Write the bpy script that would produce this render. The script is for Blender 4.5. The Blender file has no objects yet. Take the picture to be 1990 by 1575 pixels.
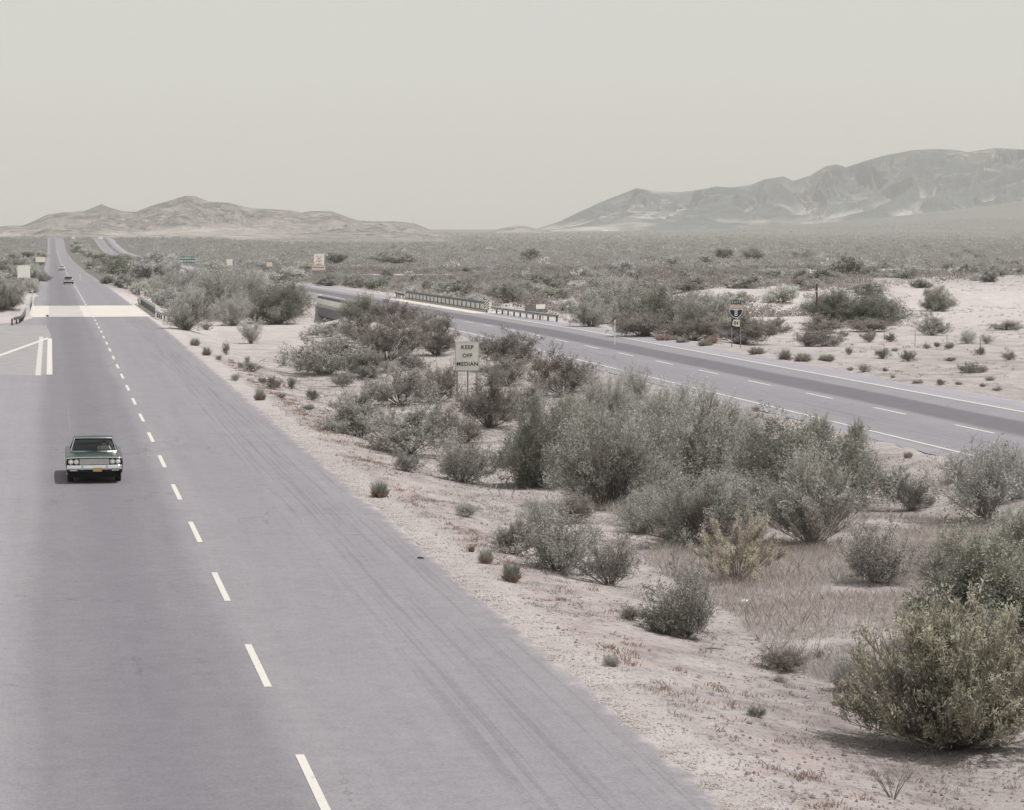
import bpy, math, random
import numpy as np

# ------------------------------------------------------------------ camera, sky, sun, exposure
SC = bpy.context.scene
COL = SC.collection
F, PW, PH = 5300.0, 1990.0, 1575.0           # focal length in photo pixels, photo size
CAM_H = 8.76
YAW = math.atan(895 / F)
PITCH = math.atan(345.5 / F)
cam_d = bpy.data.cameras.new('camera')
cam_d.sensor_width = 36.0
cam_d.lens = F / PW * 36.0
cam_d.clip_start = 0.5
cam_d.clip_end = 60000
cam = bpy.data.objects.new('camera', cam_d)
COL.objects.link(cam)
cam.location = (0, 0, CAM_H)
cam.rotation_euler = (math.pi / 2 - PITCH, 0, -YAW)
SC.camera = cam

SUN_EL, SUN_AZ = 65.0, 106.0                 # azimuth measured from +Y (away) towards +X (right)
world = bpy.data.worlds.new('World')
SC.world = world
world.use_nodes = True
wn = world.node_tree
wn.nodes.clear()
sky = wn.nodes.new('ShaderNodeTexSky')
sky.sky_type = 'NISHITA'
sky.sun_disc = False
sky.sun_elevation = math.radians(SUN_EL)
sky.sun_rotation = math.radians(SUN_AZ)
sky.altitude = 300
sky.air_density = 1.0
sky.dust_density = 1.0
sky.ozone_density = 1.0
hs = wn.nodes.new('ShaderNodeHueSaturation')
hs.inputs['Saturation'].default_value = 0.5
bg = wn.nodes.new('ShaderNodeBackground')
bg.inputs['Strength'].default_value = 0.12
wo = wn.nodes.new('ShaderNodeOutputWorld')
wn.links.new(sky.outputs[0], hs.inputs['Color'])
dust = wn.nodes.new('ShaderNodeMix')             # thick dusty air evens the whole sky out
dust.data_type = 'RGBA'
dust.inputs[0].default_value = 0.72
dust.inputs[7].default_value = (5.12, 4.95, 4.45, 1)
wn.links.new(hs.outputs[0], dust.inputs[6])
wn.links.new(dust.outputs[2], bg.inputs['Color'])
wn.links.new(bg.outputs[0], wo.inputs['Surface'])

sun_d = bpy.data.lights.new('sun', 'SUN')
sun_d.energy = 3.7
sun_d.angle = math.radians(0.5)
sun_d.color = (1.0, 0.965, 0.945)
sun = bpy.data.objects.new('sun', sun_d)
COL.objects.link(sun)
el, az = math.radians(SUN_EL), math.radians(SUN_AZ)
from mathutils import Vector, Matrix
to_sun = Vector((math.cos(el) * math.sin(az), math.cos(el) * math.cos(az), math.sin(el)))
sun.rotation_euler = to_sun.to_track_quat('Z', 'Y').to_euler()

SC.view_settings.view_transform = 'Standard'
SC.view_settings.look = 'None'
SC.view_settings.exposure = 0.19
SC.view_settings.gamma = 1.0

# ------------------------------------------------------------------ numeric helpers
def sstep(a, b, x):
    t = np.clip((np.asarray(x, float) - a) / (b - a), 0, 1)
    return t * t * (3 - 2 * t)

def _hash(i, j, s):
    n = (i.astype(np.int64) * 374761393 + j.astype(np.int64) * 668265263 + s * 1442695041) & 0xffffffff
    n = ((n ^ (n >> 13)) * 1274126177) & 0xffffffff
    n = n ^ (n >> 16)
    return (n & 0xffffff) / float(0xffffff)

def vnoise(x, y, s=0):
    x = np.asarray(x, float); y = np.asarray(y, float)
    i = np.floor(x); j = np.floor(y); u = x - i; v = y - j
    u = u * u * (3 - 2 * u); v = v * v * (3 - 2 * v)
    a = _hash(i, j, s); b = _hash(i + 1, j, s); c = _hash(i, j + 1, s); d = _hash(i + 1, j + 1, s)
    return (a * (1 - u) + b * u) * (1 - v) + (c * (1 - u) + d * u) * v

def fbm(x, y, s=0, o=4):
    r = 0; a = .5; t = 0
    for k in range(o):
        r = r + a * vnoise(x * 2 ** k + 17.3 * k, y * 2 ** k + 9.1 * k, s + k); t += a; a *= .5
    return r / t

PROF = np.array([(-200, .3), (0, 0), (240, -.35), (298, -.75), (400, -1.35), (520, -2.1), (830, -4.5), (1300, -6.8),
                 (1790, -7.5), (2000, -5), (2200, -.8), (2350, -.3), (2600, -2), (3200, -6), (6000, -6), (14000, -1)])
PLAIN = np.array([(-200, .3), (0, 0), (240, -.35), (298, -.75), (400, -1.35), (520, -2.1), (830, -4.5), (1300, -6.5),
                  (2500, -7.5), (6000, -6), (14000, -1)])

def road_z(Y):
    return np.interp(Y, PROF[:, 0], PROF[:, 1])

LE, RE = -2.3, 10.1          # left roadway pavement edges beyond the ramp
L2, R2 = 34.1, 49.2          # right roadway pavement edges

def left_edge(Y):            # the ramp widens the pavement towards the viewer
    Y = np.asarray(Y, float)
    return LE - 9.5 * sstep(285, 235, Y)

def wash(X, Y):
    X = np.asarray(X, float); Y = np.asarray(Y, float)
    c = 320 + np.maximum(X - 50, 0) * .35
    w = 24 + np.maximum(X - 50, 0) * .25
    a = np.clip(1 - np.abs(Y - c) / w, 0, 1)
    return sstep(0, .55, a)

def ground(X, Y):
    X = np.asarray(X, float); Y = np.asarray(Y, float)
    z = np.interp(Y, PROF[:, 0], PROF[:, 1])
    zp = np.interp(Y, PLAIN[:, 0], PLAIN[:, 1])
    w = sstep(80, 300, X)
    z = z * (1 - w) + zp * w
    on1 = (1 - sstep(-.9, .1, left_edge(Y) - X)) * (1 - sstep(-.9, .1, X - RE))
    on2 = (1 - sstep(-.9, .1, L2 - X)) * (1 - sstep(-.9, .1, X - R2))
    on = np.maximum(on1, on2)
    off = 1 - on
    med = sstep(RE + .6, 16, X) * (1 - sstep(28, L2 - .5, X))
    z = z - .75 * med
    z = z - .5 * sstep(R2 + 1.5, R2 + 7, X) * (1 - sstep(70, 140, X) * .5)
    nd = (fbm(X / 9., Y / 9., 3, 3) - .5) * .5 * off
    nd2 = (fbm(X / 1.3, Y / 1.3, 8, 3) - .5) * .16 * off * (1 - sstep(150, 260, Y))
    nd3 = (fbm(X / 60., Y / 60., 5, 3) - .5) * 2.0 * sstep(20, 120, np.maximum(X - R2, -X))
    z = z + nd * sstep(0, 3, np.minimum(np.abs(X - RE), np.abs(X - L2))) + nd2 + nd3
    # sandy terrace beyond the wash on the right
    z = z + 1.3 * sstep(88, 100, X) * sstep(372, 384, Y - (X - 100) * .15) * (1 - sstep(480, 600, Y))
    z = z - 2.6 * wash(X, Y) * (1 - sstep(60, 90, X) * .6)
    z = z - .012
    zb = np.where((Y > 292) & (Y < 345), 0, on)     # bridges: ground stays low under the decks
    z = z - .08 * zb
    # alluvial fan rising to the mountain on the right
    z = z + 160 * sstep(4200, 8200, Y) ** 1.3 * sstep(900, 3600, X - (Y - 7500) * .3) ** 2.2
    return z

cy_, sy_ = math.cos(YAW), math.sin(YAW)
cp_, sp_ = math.cos(PITCH), math.sin(PITCH)
FWD = np.array([sy_ * cp_, cy_ * cp_, -sp_]); RT = np.array([cy_, -sy_, 0.]); UPV = np.cross(RT, FWD)
YS = 20 * 1.0025 ** np.arange(2600)

def hit(px, py):
    """the ground point that shows at a pixel of the photograph, and pixels per metre there"""
    d = FWD * F + RT * (px - PW / 2) - UPV * (py - PH / 2)
    d = d / d[1]
    X = d[0] * YS; Z = CAM_H + d[2] * YS
    below = Z < ground(X, YS)
    k = int(np.argmax(below)) if below.any() else len(YS) - 1
    a, b = YS[max(k - 1, 0)], YS[k]
    for _ in range(14):
        m = .5 * (a + b)
        if CAM_H + d[2] * m < float(ground(d[0] * m, m)): b = m
        else: a = m
    p = np.array([d[0] * b, b, CAM_H + d[2] * b])
    return Vector(p), F / float((p - np.array([0, 0, CAM_H])) @ FWD)

def at(px, Y, py=None):
    """X of a photo column at distance Y; with py also the height of that row"""
    d = FWD * F + RT * (px - PW / 2) - UPV * ((py if py is not None else 500) - PH / 2)
    d = d / d[1]
    return d[0] * Y, CAM_H + d[2] * Y

# ------------------------------------------------------------------ materials
def mat(name, color=(.5, .5, .5), rough=.7, metal=0., noise=None, bump=0., spec=.3, emit=None):
    """noise = (scale, amount): value mottling that belongs to the surface"""
    m = bpy.data.materials.new(name); m.use_nodes = True
    nt = m.node_tree; b = nt.nodes['Principled BSDF']
    b.inputs['Base Color'].default_value = (*color, 1)
    b.inputs['Roughness'].default_value = rough
    b.inputs['Metallic'].default_value = metal
    b.inputs['Specular IOR Level'].default_value = spec
    sc, am = noise or (6., .12)
    tc = nt.nodes.new('ShaderNodeTexCoord')
    n = nt.nodes.new('ShaderNodeTexNoise'); n.inputs['Scale'].default_value = sc; n.inputs['Detail'].default_value = 4
    nt.links.new(tc.outputs['Object'], n.inputs['Vector'])
    r = nt.nodes.new('ShaderNodeValToRGB')
    r.color_ramp.elements[0].position = .3; r.color_ramp.elements[1].position = .7
    r.color_ramp.elements[0].color = (*[c * (1 - am) for c in color], 1)
    r.color_ramp.elements[1].color = (*[min(1, c * (1 + am)) for c in color], 1)
    nt.links.new(n.outputs['Fac'], r.inputs['Fac']); nt.links.new(r.outputs[0], b.inputs['Base Color'])
    if bump:
        bp = nt.nodes.new('ShaderNodeBump'); bp.inputs['Strength'].default_value = bump
        nt.links.new(n.outputs['Fac'], bp.inputs['Height']); nt.links.new(bp.outputs[0], b.inputs['Normal'])
    return m

class NT:
    """tiny node-graph helper"""
    def __init__(s, m): s.t = m.node_tree; s.l = s.t.links
    def n(s, ty, **k):
        o = s.t.nodes.new(ty)
        for a, v in k.items(): setattr(o, a, v)
        return o
    def put(s, inp, v):
        if hasattr(v, 'links') or isinstance(v, bpy.types.NodeSocket): s.l.new(v, inp)
        else: inp.default_value = v
    def math(s, op, a, b=0., c=None):
        o = s.n('ShaderNodeMath', operation=op); s.put(o.inputs[0], a); s.put(o.inputs[1], b)
        if c is not None: s.put(o.inputs[2], c)
        return o.outputs[0]
    def noise(s, vec, scale, detail=3, rough=.55, dist=0.):
        o = s.n('ShaderNodeTexNoise'); s.l.new(vec, o.inputs['Vector']); o.inputs['Scale'].default_value = scale
        o.inputs['Detail'].default_value = detail; o.inputs['Roughness'].default_value = rough
        o.inputs['Distortion'].default_value = dist
        return o.outputs['Fac']
    def scale(s, vec, v):
        o = s.n('ShaderNodeVectorMath', operation='MULTIPLY'); s.l.new(vec, o.inputs[0]); o.inputs[1].default_value = v
        return o.outputs[0]
    def ramp(s, fac, stops, interp='LINEAR'):
        o = s.n('ShaderNodeValToRGB'); s.l.new(fac, o.inputs[0]); cr = o.color_ramp; cr.interpolation = interp
        while len(cr.elements) < len(stops): cr.elements.new(.5)
        for e, (p, c) in zip(cr.elements, stops):
            e.position = p; e.color = (*c, 1) if isinstance(c, tuple) else (c, c, c, 1)
        return o.outputs[0]
    def mr(s, v, a, b, c=0., d=1., smooth=True):
        o = s.n('ShaderNodeMapRange'); s.put(o.inputs[0], v)
        if smooth: o.interpolation_type = 'SMOOTHSTEP'
        for k, x in enumerate((a, b, c, d)): o.inputs[k + 1].default_value = x
        return o.outputs[0]
    def mix(s, f, a, b, mode='MIX'):
        o = s.n('ShaderNodeMix', data_type='RGBA', blend_type=mode)
        s.put(o.inputs[0], f); 
        for i, v in ((6, a), (7, b)):
            if isinstance(v, tuple): v = (*v, 1)
            s.put(o.inputs[i], v)
        return o.outputs[2]

def new_mat(name, rough=.9, spec=.2):
    m = bpy.data.materials.new(name); m.use_nodes = True
    b = m.node_tree.nodes['Principled BSDF']; b.inputs['Roughness'].default_value = rough
    b.inputs['Specular IOR Level'].default_value = spec
    return m, NT(m), b

def ground_material():
    m, g, b = new_mat('desert_ground')
    pos = g.n('ShaderNodeNewGeometry').outputs['Position']
    sep = g.n('ShaderNodeSeparateXYZ'); g.l.new(pos, sep.inputs[0]); X, Y = sep.outputs[0], sep.outputs[1]
    big = g.noise(pos, .05, 4); mid = g.noise(pos, .6, 5, .6); fine = g.noise(pos, 5., 5, .7); grit = g.noise(pos, 22., 3, .7)
    sand = g.ramp(mid, [(.3, (.275, .245, .245)), (.5, (.395, .365, .358)), (.72, (.48, .45, .44))])
    spk = g.ramp(fine, [(.36, (.50, .45, .45)), (.47, (.92, .90, .90)), (.8, (1.08, 1.07, 1.06))])
    sand = g.mix(.85, sand, spk, 'MULTIPLY')
    sand = g.mix(1., sand, g.ramp(g.noise(g.scale(pos, (1., .45, 1.)), .16, 5, .65), [(.34, (.80, .78, .78)), (.52, (1., 1., 1.)), (.7, (1.07, 1.06, 1.05))]), 'MULTIPLY')
    sand = g.mix(.6, sand, g.ramp(grit, [(.3, .62), (.52, 1.), (.8, 1.1)]), 'MULTIPLY')
    # reddish dry litter near the pavement edges
    e1 = g.math('MULTIPLY', g.mr(X, 10.6, 11.3), g.mr(X, 14.5, 12.0))
    red = g.math('MULTIPLY', e1, g.mr(g.noise(pos, .9, 4, .65), .5, .68))
    sand = g.mix(g.math('MULTIPLY', red, .45), sand, (.40, .30, .275))
    # gravel windrow right beside the pavement: paler
    e2 = g.math('MULTIPLY', g.mr(X, 9.4, 9.9), g.mr(X, 11.4, 10.9))
    sand = g.mix(g.math('MULTIPLY', e2, .55), sand, g.mix(grit, (.36, .335, .335), (.55, .515, .51)))
    # leaf litter and crusted soil where scrub covers the plain
    cov = g.math('MULTIPLY', g.mr(Y, 380, 620), g.mr(g.noise(g.scale(pos, (1., .35, 1.)), .012, 5, .6), .76, .66))
    bd = g.math('ABSOLUTE', g.math('SUBTRACT', Y, g.math('ADD', g.math('MULTIPLY', X, .45), 700.)))
    bd = g.math('MULTIPLY', g.math('MULTIPLY', g.mr(bd, 22, 10), g.mr(X, 60, 90)), g.mr(g.noise(g.scale(pos, (1., .3, 1.)), .035, 4, .6), .46, .54))
    cov = g.math('MULTIPLY', cov, g.math('SUBTRACT', 1., bd))
    litter = g.ramp(g.noise(pos, .15, 4, .6), [(.3, (.085, .08, .075)), (.7, (.17, .155, .15))])
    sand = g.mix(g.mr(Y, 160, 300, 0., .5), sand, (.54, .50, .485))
    sand = g.mix(cov, sand, litter)
    fan = g.math('MULTIPLY', g.mr(Y, 3500, 5500), .7)
    sand = g.mix(fan, sand, g.ramp(g.noise(g.scale(pos, (1., .2, 1.)), .004, 5), [(.35, (.11, .115, .105)), (.65, (.19, .185, .17))]))
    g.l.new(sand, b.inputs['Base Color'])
    bp = g.n('ShaderNodeBump'); bp.inputs['Strength'].default_value = .9; bp.inputs['Distance'].default_value = .12
    h = g.math('ADD', g.math('MULTIPLY', fine, .8), g.math('ADD', g.math('MULTIPLY', grit, .35), mid))
    g.l.new(h, bp.inputs['Height']); g.l.new(bp.outputs[0], b.inputs['Normal'])
    return m

def asphalt_material(name, base, bands, streak_lo, streak_hi, edge=10.1):
    """bands: (x0, x1, soft, factor): traffic-worn or oily strips along the road at world X"""
    m, g, b = new_mat(name, .85, .25)
    pos = g.n('ShaderNodeNewGeometry').outputs['Position']
    sep = g.n('ShaderNodeSeparateXYZ'); g.l.new(pos, sep.inputs[0]); X, Y = sep.outputs[0], sep.outputs[1]
    wob = g.math('SUBTRACT', g.noise(g.scale(pos, (.3, .03, 1.)), 1., 3), .5)
    Xw = g.math('ADD', X, g.math('MULTIPLY', wob, .9))
    lng = g.noise(g.scale(pos, (1.6, .025, 0.)), 1., 5, .7)
    lng2 = g.noise(g.scale(pos, (7., .05, 0.)), 1., 4, .6)
    fine = g.noise(pos, 14., 4, .8); patch = g.noise(pos, .22, 5, .6)
    col = g.ramp(g.math('ADD', g.math('MULTIPLY', lng, .6), g.math('MULTIPLY', patch, .4)),
                 [(.3, tuple(c * .90 for c in base)), (.7, tuple(c * 1.10 for c in base))])
    for x0, x1, sft, f in bands:
        k = g.math('MULTIPLY', g.mr(Xw, x0 - sft, x0 + sft), g.mr(Xw, x1 + sft, x1 - sft))
        k = g.math('MULTIPLY', k, g.mr(lng, .15, .6, .75, 1.))
        col = g.mix(k, col, (f, f, f * 1.02), 'MULTIPLY')
    # tyre and drag streaks
    k = g.math('MULTIPLY', g.math('MULTIPLY', g.mr(X, streak_lo, streak_lo + .8), g.mr(X, streak_hi, streak_hi - .4)),
               g.mr(lng2, .50, .60))
    col = g.mix(g.math('MULTIPLY', k, .42), col, (.66, .65, .67), 'MULTIPLY')
    # hairline cracks and a few tar-sealed joints
    vo = g.n('ShaderNodeTexVoronoi', feature='DISTANCE_TO_EDGE'); g.l.new(g.scale(g.n('ShaderNodeNewGeometry').outputs['Position'], (.28, .13, 1.)), vo.inputs['Vector']); vo.inputs['Scale'].default_value = 1.
    wv = g.math('ADD', vo.outputs['Distance'], g.math('MULTIPLY', g.math('SUBTRACT', g.noise(pos, 1.1, 4, .7), .5), .16))
    ck = g.math('MULTIPLY', g.mr(g.math('ABSOLUTE', wv), .009, .002), g.mr(g.noise(pos, .07, 3), .50, .60))
    col = g.mix(g.math('MULTIPLY', ck, .5), col, (.5, .48, .5), 'MULTIPLY')
    # sand blown over the outer edge of the pavement
    sd = g.math('ADD', g.math('MULTIPLY', g.noise(g.scale(pos, (1., .6, 1.)), 1.6, 5, .7), 1.6), g.math('SUBTRACT', X, edge - .15))
    col = g.mix(g.mr(sd, .62, 1.25, 0., .9), col, (.42, .375, .36))
    col = g.mix(1., col, g.ramp(g.noise(pos, 2.2, 5, .75), [(.3, .90), (.5, 1.), (.7, 1.08)]), 'MULTIPLY')
    col = g.mix(1., col, g.ramp(fine, [(.28, .74), (.5, 1.), (.74, 1.24)]), 'MULTIPLY')
    g.l.new(col, b.inputs['Base Color'])
    bp = g.n('ShaderNodeBump'); bp.inputs['Strength'].default_value = .35; bp.inputs['Distance'].default_value = .02
    g.l.new(fine, bp.inputs['Height']); g.l.new(bp.outputs[0], b.inputs['Normal'])
    return m

def paint_material(name, col, under):
    m, g, b = new_mat(name, .7, .3)
    pos = g.n('ShaderNodeNewGeometry').outputs['Position']
    w = g.noise(g.scale(pos, (6., 1.5, 1.)), 1.5, 5, .75)
    c = g.mix(g.mr(w, .55, .74), col, under)
    c = g.mix(g.mr(g.noise(pos, 30., 3, .7), .3, .7, .0, .35), c, under)
    g.l.new(c, b.inputs['Base Color']); return m

def leaf_material(name, dark, mid, lite, trans=.45):
    m = bpy.data.materials.new(name); m.use_nodes = True; g = NT(m)
    m.node_tree.nodes.clear()
    at_ = g.n('ShaderNodeAttribute', attribute_name='tone')
    oi = g.n('ShaderNodeObjectInfo')
    v = g.math('ADD', at_.outputs['Fac'], g.math('MULTIPLY', g.math('SUBTRACT', oi.outputs['Random'], .5), .3))
    c = g.ramp(v, [(.1, dark), (.5, mid), (.9, lite)])
    d = g.n('ShaderNodeBsdfDiffuse'); t = g.n('ShaderNodeBsdfTranslucent'); mx = g.n('ShaderNodeMixShader')
    g.l.new(c, d.inputs[0]); g.l.new(c, t.inputs[0]); mx.inputs[0].default_value = trans
    g.l.new(d.outputs[0], mx.inputs[1]); g.l.new(t.outputs[0], mx.inputs[2])
    o = g.n('ShaderNodeOutputMaterial'); g.l.new(mx.outputs[0], o.inputs[0])
    return m

ASPH_L = (.222, .211, .226)
ASPH_R = (.217, .208, .224)
M = {}
M['ground'] = ground_material()
M['asphalt_l'] = asphalt_material('aged_asphalt', ASPH_L, [(-.5, 3.7, .5, .76), (.9, 2.4, .5, .90), (-9, -1.2, .3, 1.06), (4.9, 6.9, .5, .95), (7.6, 9.0, .3, .95)], 6.6, 10.0)
M['asphalt_r'] = asphalt_material('aged_asphalt_second', ASPH_R, [(41.0, 44.1, .35, .56), (34, 35.2, .3, 1.12), (46.7, 49.4, .2, 1.28), (36.2, 39.4, .4, .95)], 36., 39., 49.2)
M['paint'] = paint_material('road_paint', (.57, .545, .495), (.31, .30, .30))
M['paint_worn'] = paint_material('worn_road_paint', (.50, .48, .46), (.30, .28, .29))
M['ramp_pave'] = mat('pale_ramp_pavement', (.262, .252, .254), .9, noise=(1.2, .12))
M['concrete'] = mat('deck_concrete', (.52, .49, .45), .85, noise=(.5, .08), bump=.05)
M['parapet'] = mat('pale_parapet', (.80, .78, .74), .8, noise=(1.5, .1))
M['galv'] = mat('galvanised_steel', (.36, .38, .40), .5, .55, noise=(3, .12))
M['galv_dark'] = mat('weathered_steel', (.13, .135, .15), .6, .3, noise=(3, .2))
M['post_wood'] = mat('creosoted_wood', (.10, .065, .055), .9, noise=(9, .3))
M['white_sign'] = mat('sign_white', (.74, .72, .66), .5, noise=(4, .05))
M['cream_sign'] = mat('sign_cream', (.72, .67, .56), .6, noise=(4, .06))
M['pink_sign'] = mat('sign_sun_bleached_pink', (.66, .52, .46), .6, noise=(4, .06))
M['sign_blue'] = mat('sign_blue', (.010, .025, .040), .45, noise=(4, .1))
M['sign_red'] = mat('sign_faded_red', (.56, .36, .33), .5, noise=(4, .1))
M['sign_green'] = mat('sign_green', (.02, .13, .11), .5, noise=(4, .1))
M['sign_text'] = mat('sign_legend_white', (.78, .78, .76), .5)
M['black'] = mat('black_legend', (.025, .025, .03), .6)
M['sign_orange'] = mat('sign_orange', (.62, .38, .22), .6)
M['brown_sign'] = mat('brown_board', (.17, .145, .145), .8, noise=(5, .2))
M['hub_grey'] = mat('sign_back_metal', (.38, .39, .40), .5, .4)
M['rubber'] = mat('tyre_rubber', (.02, .02, .022), .85)
M['chrome'] = mat('chrome', (.78, .78, .78), .18, 1.0, noise=(3, .03))
M['grille'] = mat('anodised_grille', (.62, .61, .59), .4, .25)
M['lens'] = mat('lamp_glass', (.80, .80, .76), .15, .0, spec=.8)
M['paint_green'] = mat('dark_green_car_paint', (.006, .022, .022), .28, .0, noise=(2, .05), spec=.22)
M['paint_navy'] = mat('dark_car_paint', (.03, .035, .045), .3, .1, spec=.7)
M['paint_white'] = mat('white_car_paint', (.72, .71, .68), .3, .0, spec=.6)
M['interior'] = mat('dark_interior', (.03, .035, .04), .8)
M['seat'] = mat('vinyl_seat', (.10, .12, .12), .6)
M['plate'] = mat('licence_plate', (.42, .29, .15), .5)
M['under'] = mat('underbody_black', (.015, .015, .017), .9)
M['stone'] = mat('pebbles', (.40, .35, .32), .9, noise=(3, .35))
M['litter_white'] = mat('paper_litter', (.8, .8, .78), .8)
g2 = None
g_ = bpy.data.materials.new('car_glass'); g_.use_nodes = True
gb = g_.node_tree.nodes['Principled BSDF']; gb.inputs['Base Color'].default_value = (.01, .015, .015, 1)
gb.inputs['Roughness'].default_value = .06; gb.inputs['Alpha'].default_value = .30; gb.inputs['Specular IOR Level'].default_value = .6
M['glass'] = g_
M['glass_dark'] = g_.copy(); M['glass_dark'].node_tree.nodes['Principled BSDF'].inputs['Alpha'].default_value = .88
def hexc(r, g, b): return (r, g, b)
M['leaf_creosote'] = leaf_material('creosote_leaf', (0.215, 0.202, 0.188), (0.372, 0.363, 0.340), (0.587, 0.580, 0.549))
M['leaf_brown'] = leaf_material('brown_leaf', (.175, .158, .148), (.30, .275, .255), (.45, .42, .385))
M['leaf_palo'] = leaf_material('grey_green_twig', (0.301, 0.315, 0.279), (0.500, 0.516, 0.470), (0.714, 0.725, 0.679))
M['leaf_mesq'] = leaf_material('deep_green_leaf', (0.138, 0.152, 0.133), (0.284, 0.301, 0.252), (0.498, 0.493, 0.414))
M['leaf_broom'] = leaf_material('yellow_green_strand', (0.265, 0.258, 0.190), (0.491, 0.477, 0.373), (0.715, 0.676, 0.576))
M['leaf_tan'] = leaf_material('tan_flower_head', (0.308, 0.263, 0.210), (0.560, 0.497, 0.405), (0.750, 0.738, 0.645))
M['leaf_grey'] = leaf_material('pale_grey_twig', (0.308, 0.305, 0.296), (0.512, 0.515, 0.502), (0.750, 0.750, 0.732))
M['leaf_straw'] = leaf_material('dry_straw', (.34, .30, .275), (.50, .45, .42), (.64, .60, .56), .35)
M['leaf_rust'] = leaf_material('rusty_base_blade', (.24, .16, .13), (.37, .27, .22), (.50, .40, .35))
M['leaf_tuft'] = leaf_material('sage_tuft_blade', (0.200, 0.213, 0.177), (0.342, 0.363, 0.316), (0.513, 0.513, 0.456))
M['wood'] = mat('bush_stem', (.20, .17, .155), .9, noise=(12, .3))
M['wood_pale'] = mat('pale_stem', (.30, .265, .235), .9, noise=(12, .25))

# ------------------------------------------------------------------ mesh helpers
def mesh_np(name, V, faces_flat, sizes, mats, mat_idx=None, tone=None, smooth=False):
    me = bpy.data.meshes.new(name)
    V = np.asarray(V, np.float32); faces_flat = np.asarray(faces_flat, np.int32)
    n = len(sizes) if hasattr(sizes, '__len__') else len(faces_flat) // sizes
    me.vertices.add(len(V)); me.vertices.foreach_set('co', V.ravel())
    me.loops.add(len(faces_flat)); me.loops.foreach_set('vertex_index', faces_flat)
    me.polygons.add(n)
    if hasattr(sizes, '__len__'):
        st = np.concatenate([[0], np.cumsum(sizes)[:-1]])
    else:
        st = np.arange(n) * sizes
    me.polygons.foreach_set('loop_start', st.astype(np.int32))
    for m in (mats if isinstance(mats, (list, tuple)) else [mats]): me.materials.append(m)
    if mat_idx is not None: me.polygons.foreach_set('material_index', np.asarray(mat_idx, np.int32))
    me.polygons.foreach_set('use_smooth', np.full(n, smooth, bool))
    me.update(calc_edges=True)
    if tone is not None:
        a = me.attributes.new('tone', 'FLOAT', 'FACE'); a.data.foreach_set('value', np.asarray(tone, np.float32))
    return me

def link(name, me, parent=None, loc=None):
    o = bpy.data.objects.new(name, me); COL.objects.link(o)
    if parent is not None: o.parent = parent
    if loc is not None: o.location = loc
    return o

def thing(name, label, cat, loc=(0, 0, 0), rz=0., group=None):
    o = bpy.data.objects.new(name, None); COL.objects.link(o)
    o.empty_display_size = .2
    o.location = loc; o.rotation_euler = (0, 0, rz); o['label'] = label; o['category'] = cat
    if group: o['group'] = group
    return o

def tag(o, label, cat, group=None):
    o['label'] = label; o['category'] = cat
    if group: o['group'] = group
    return o

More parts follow.
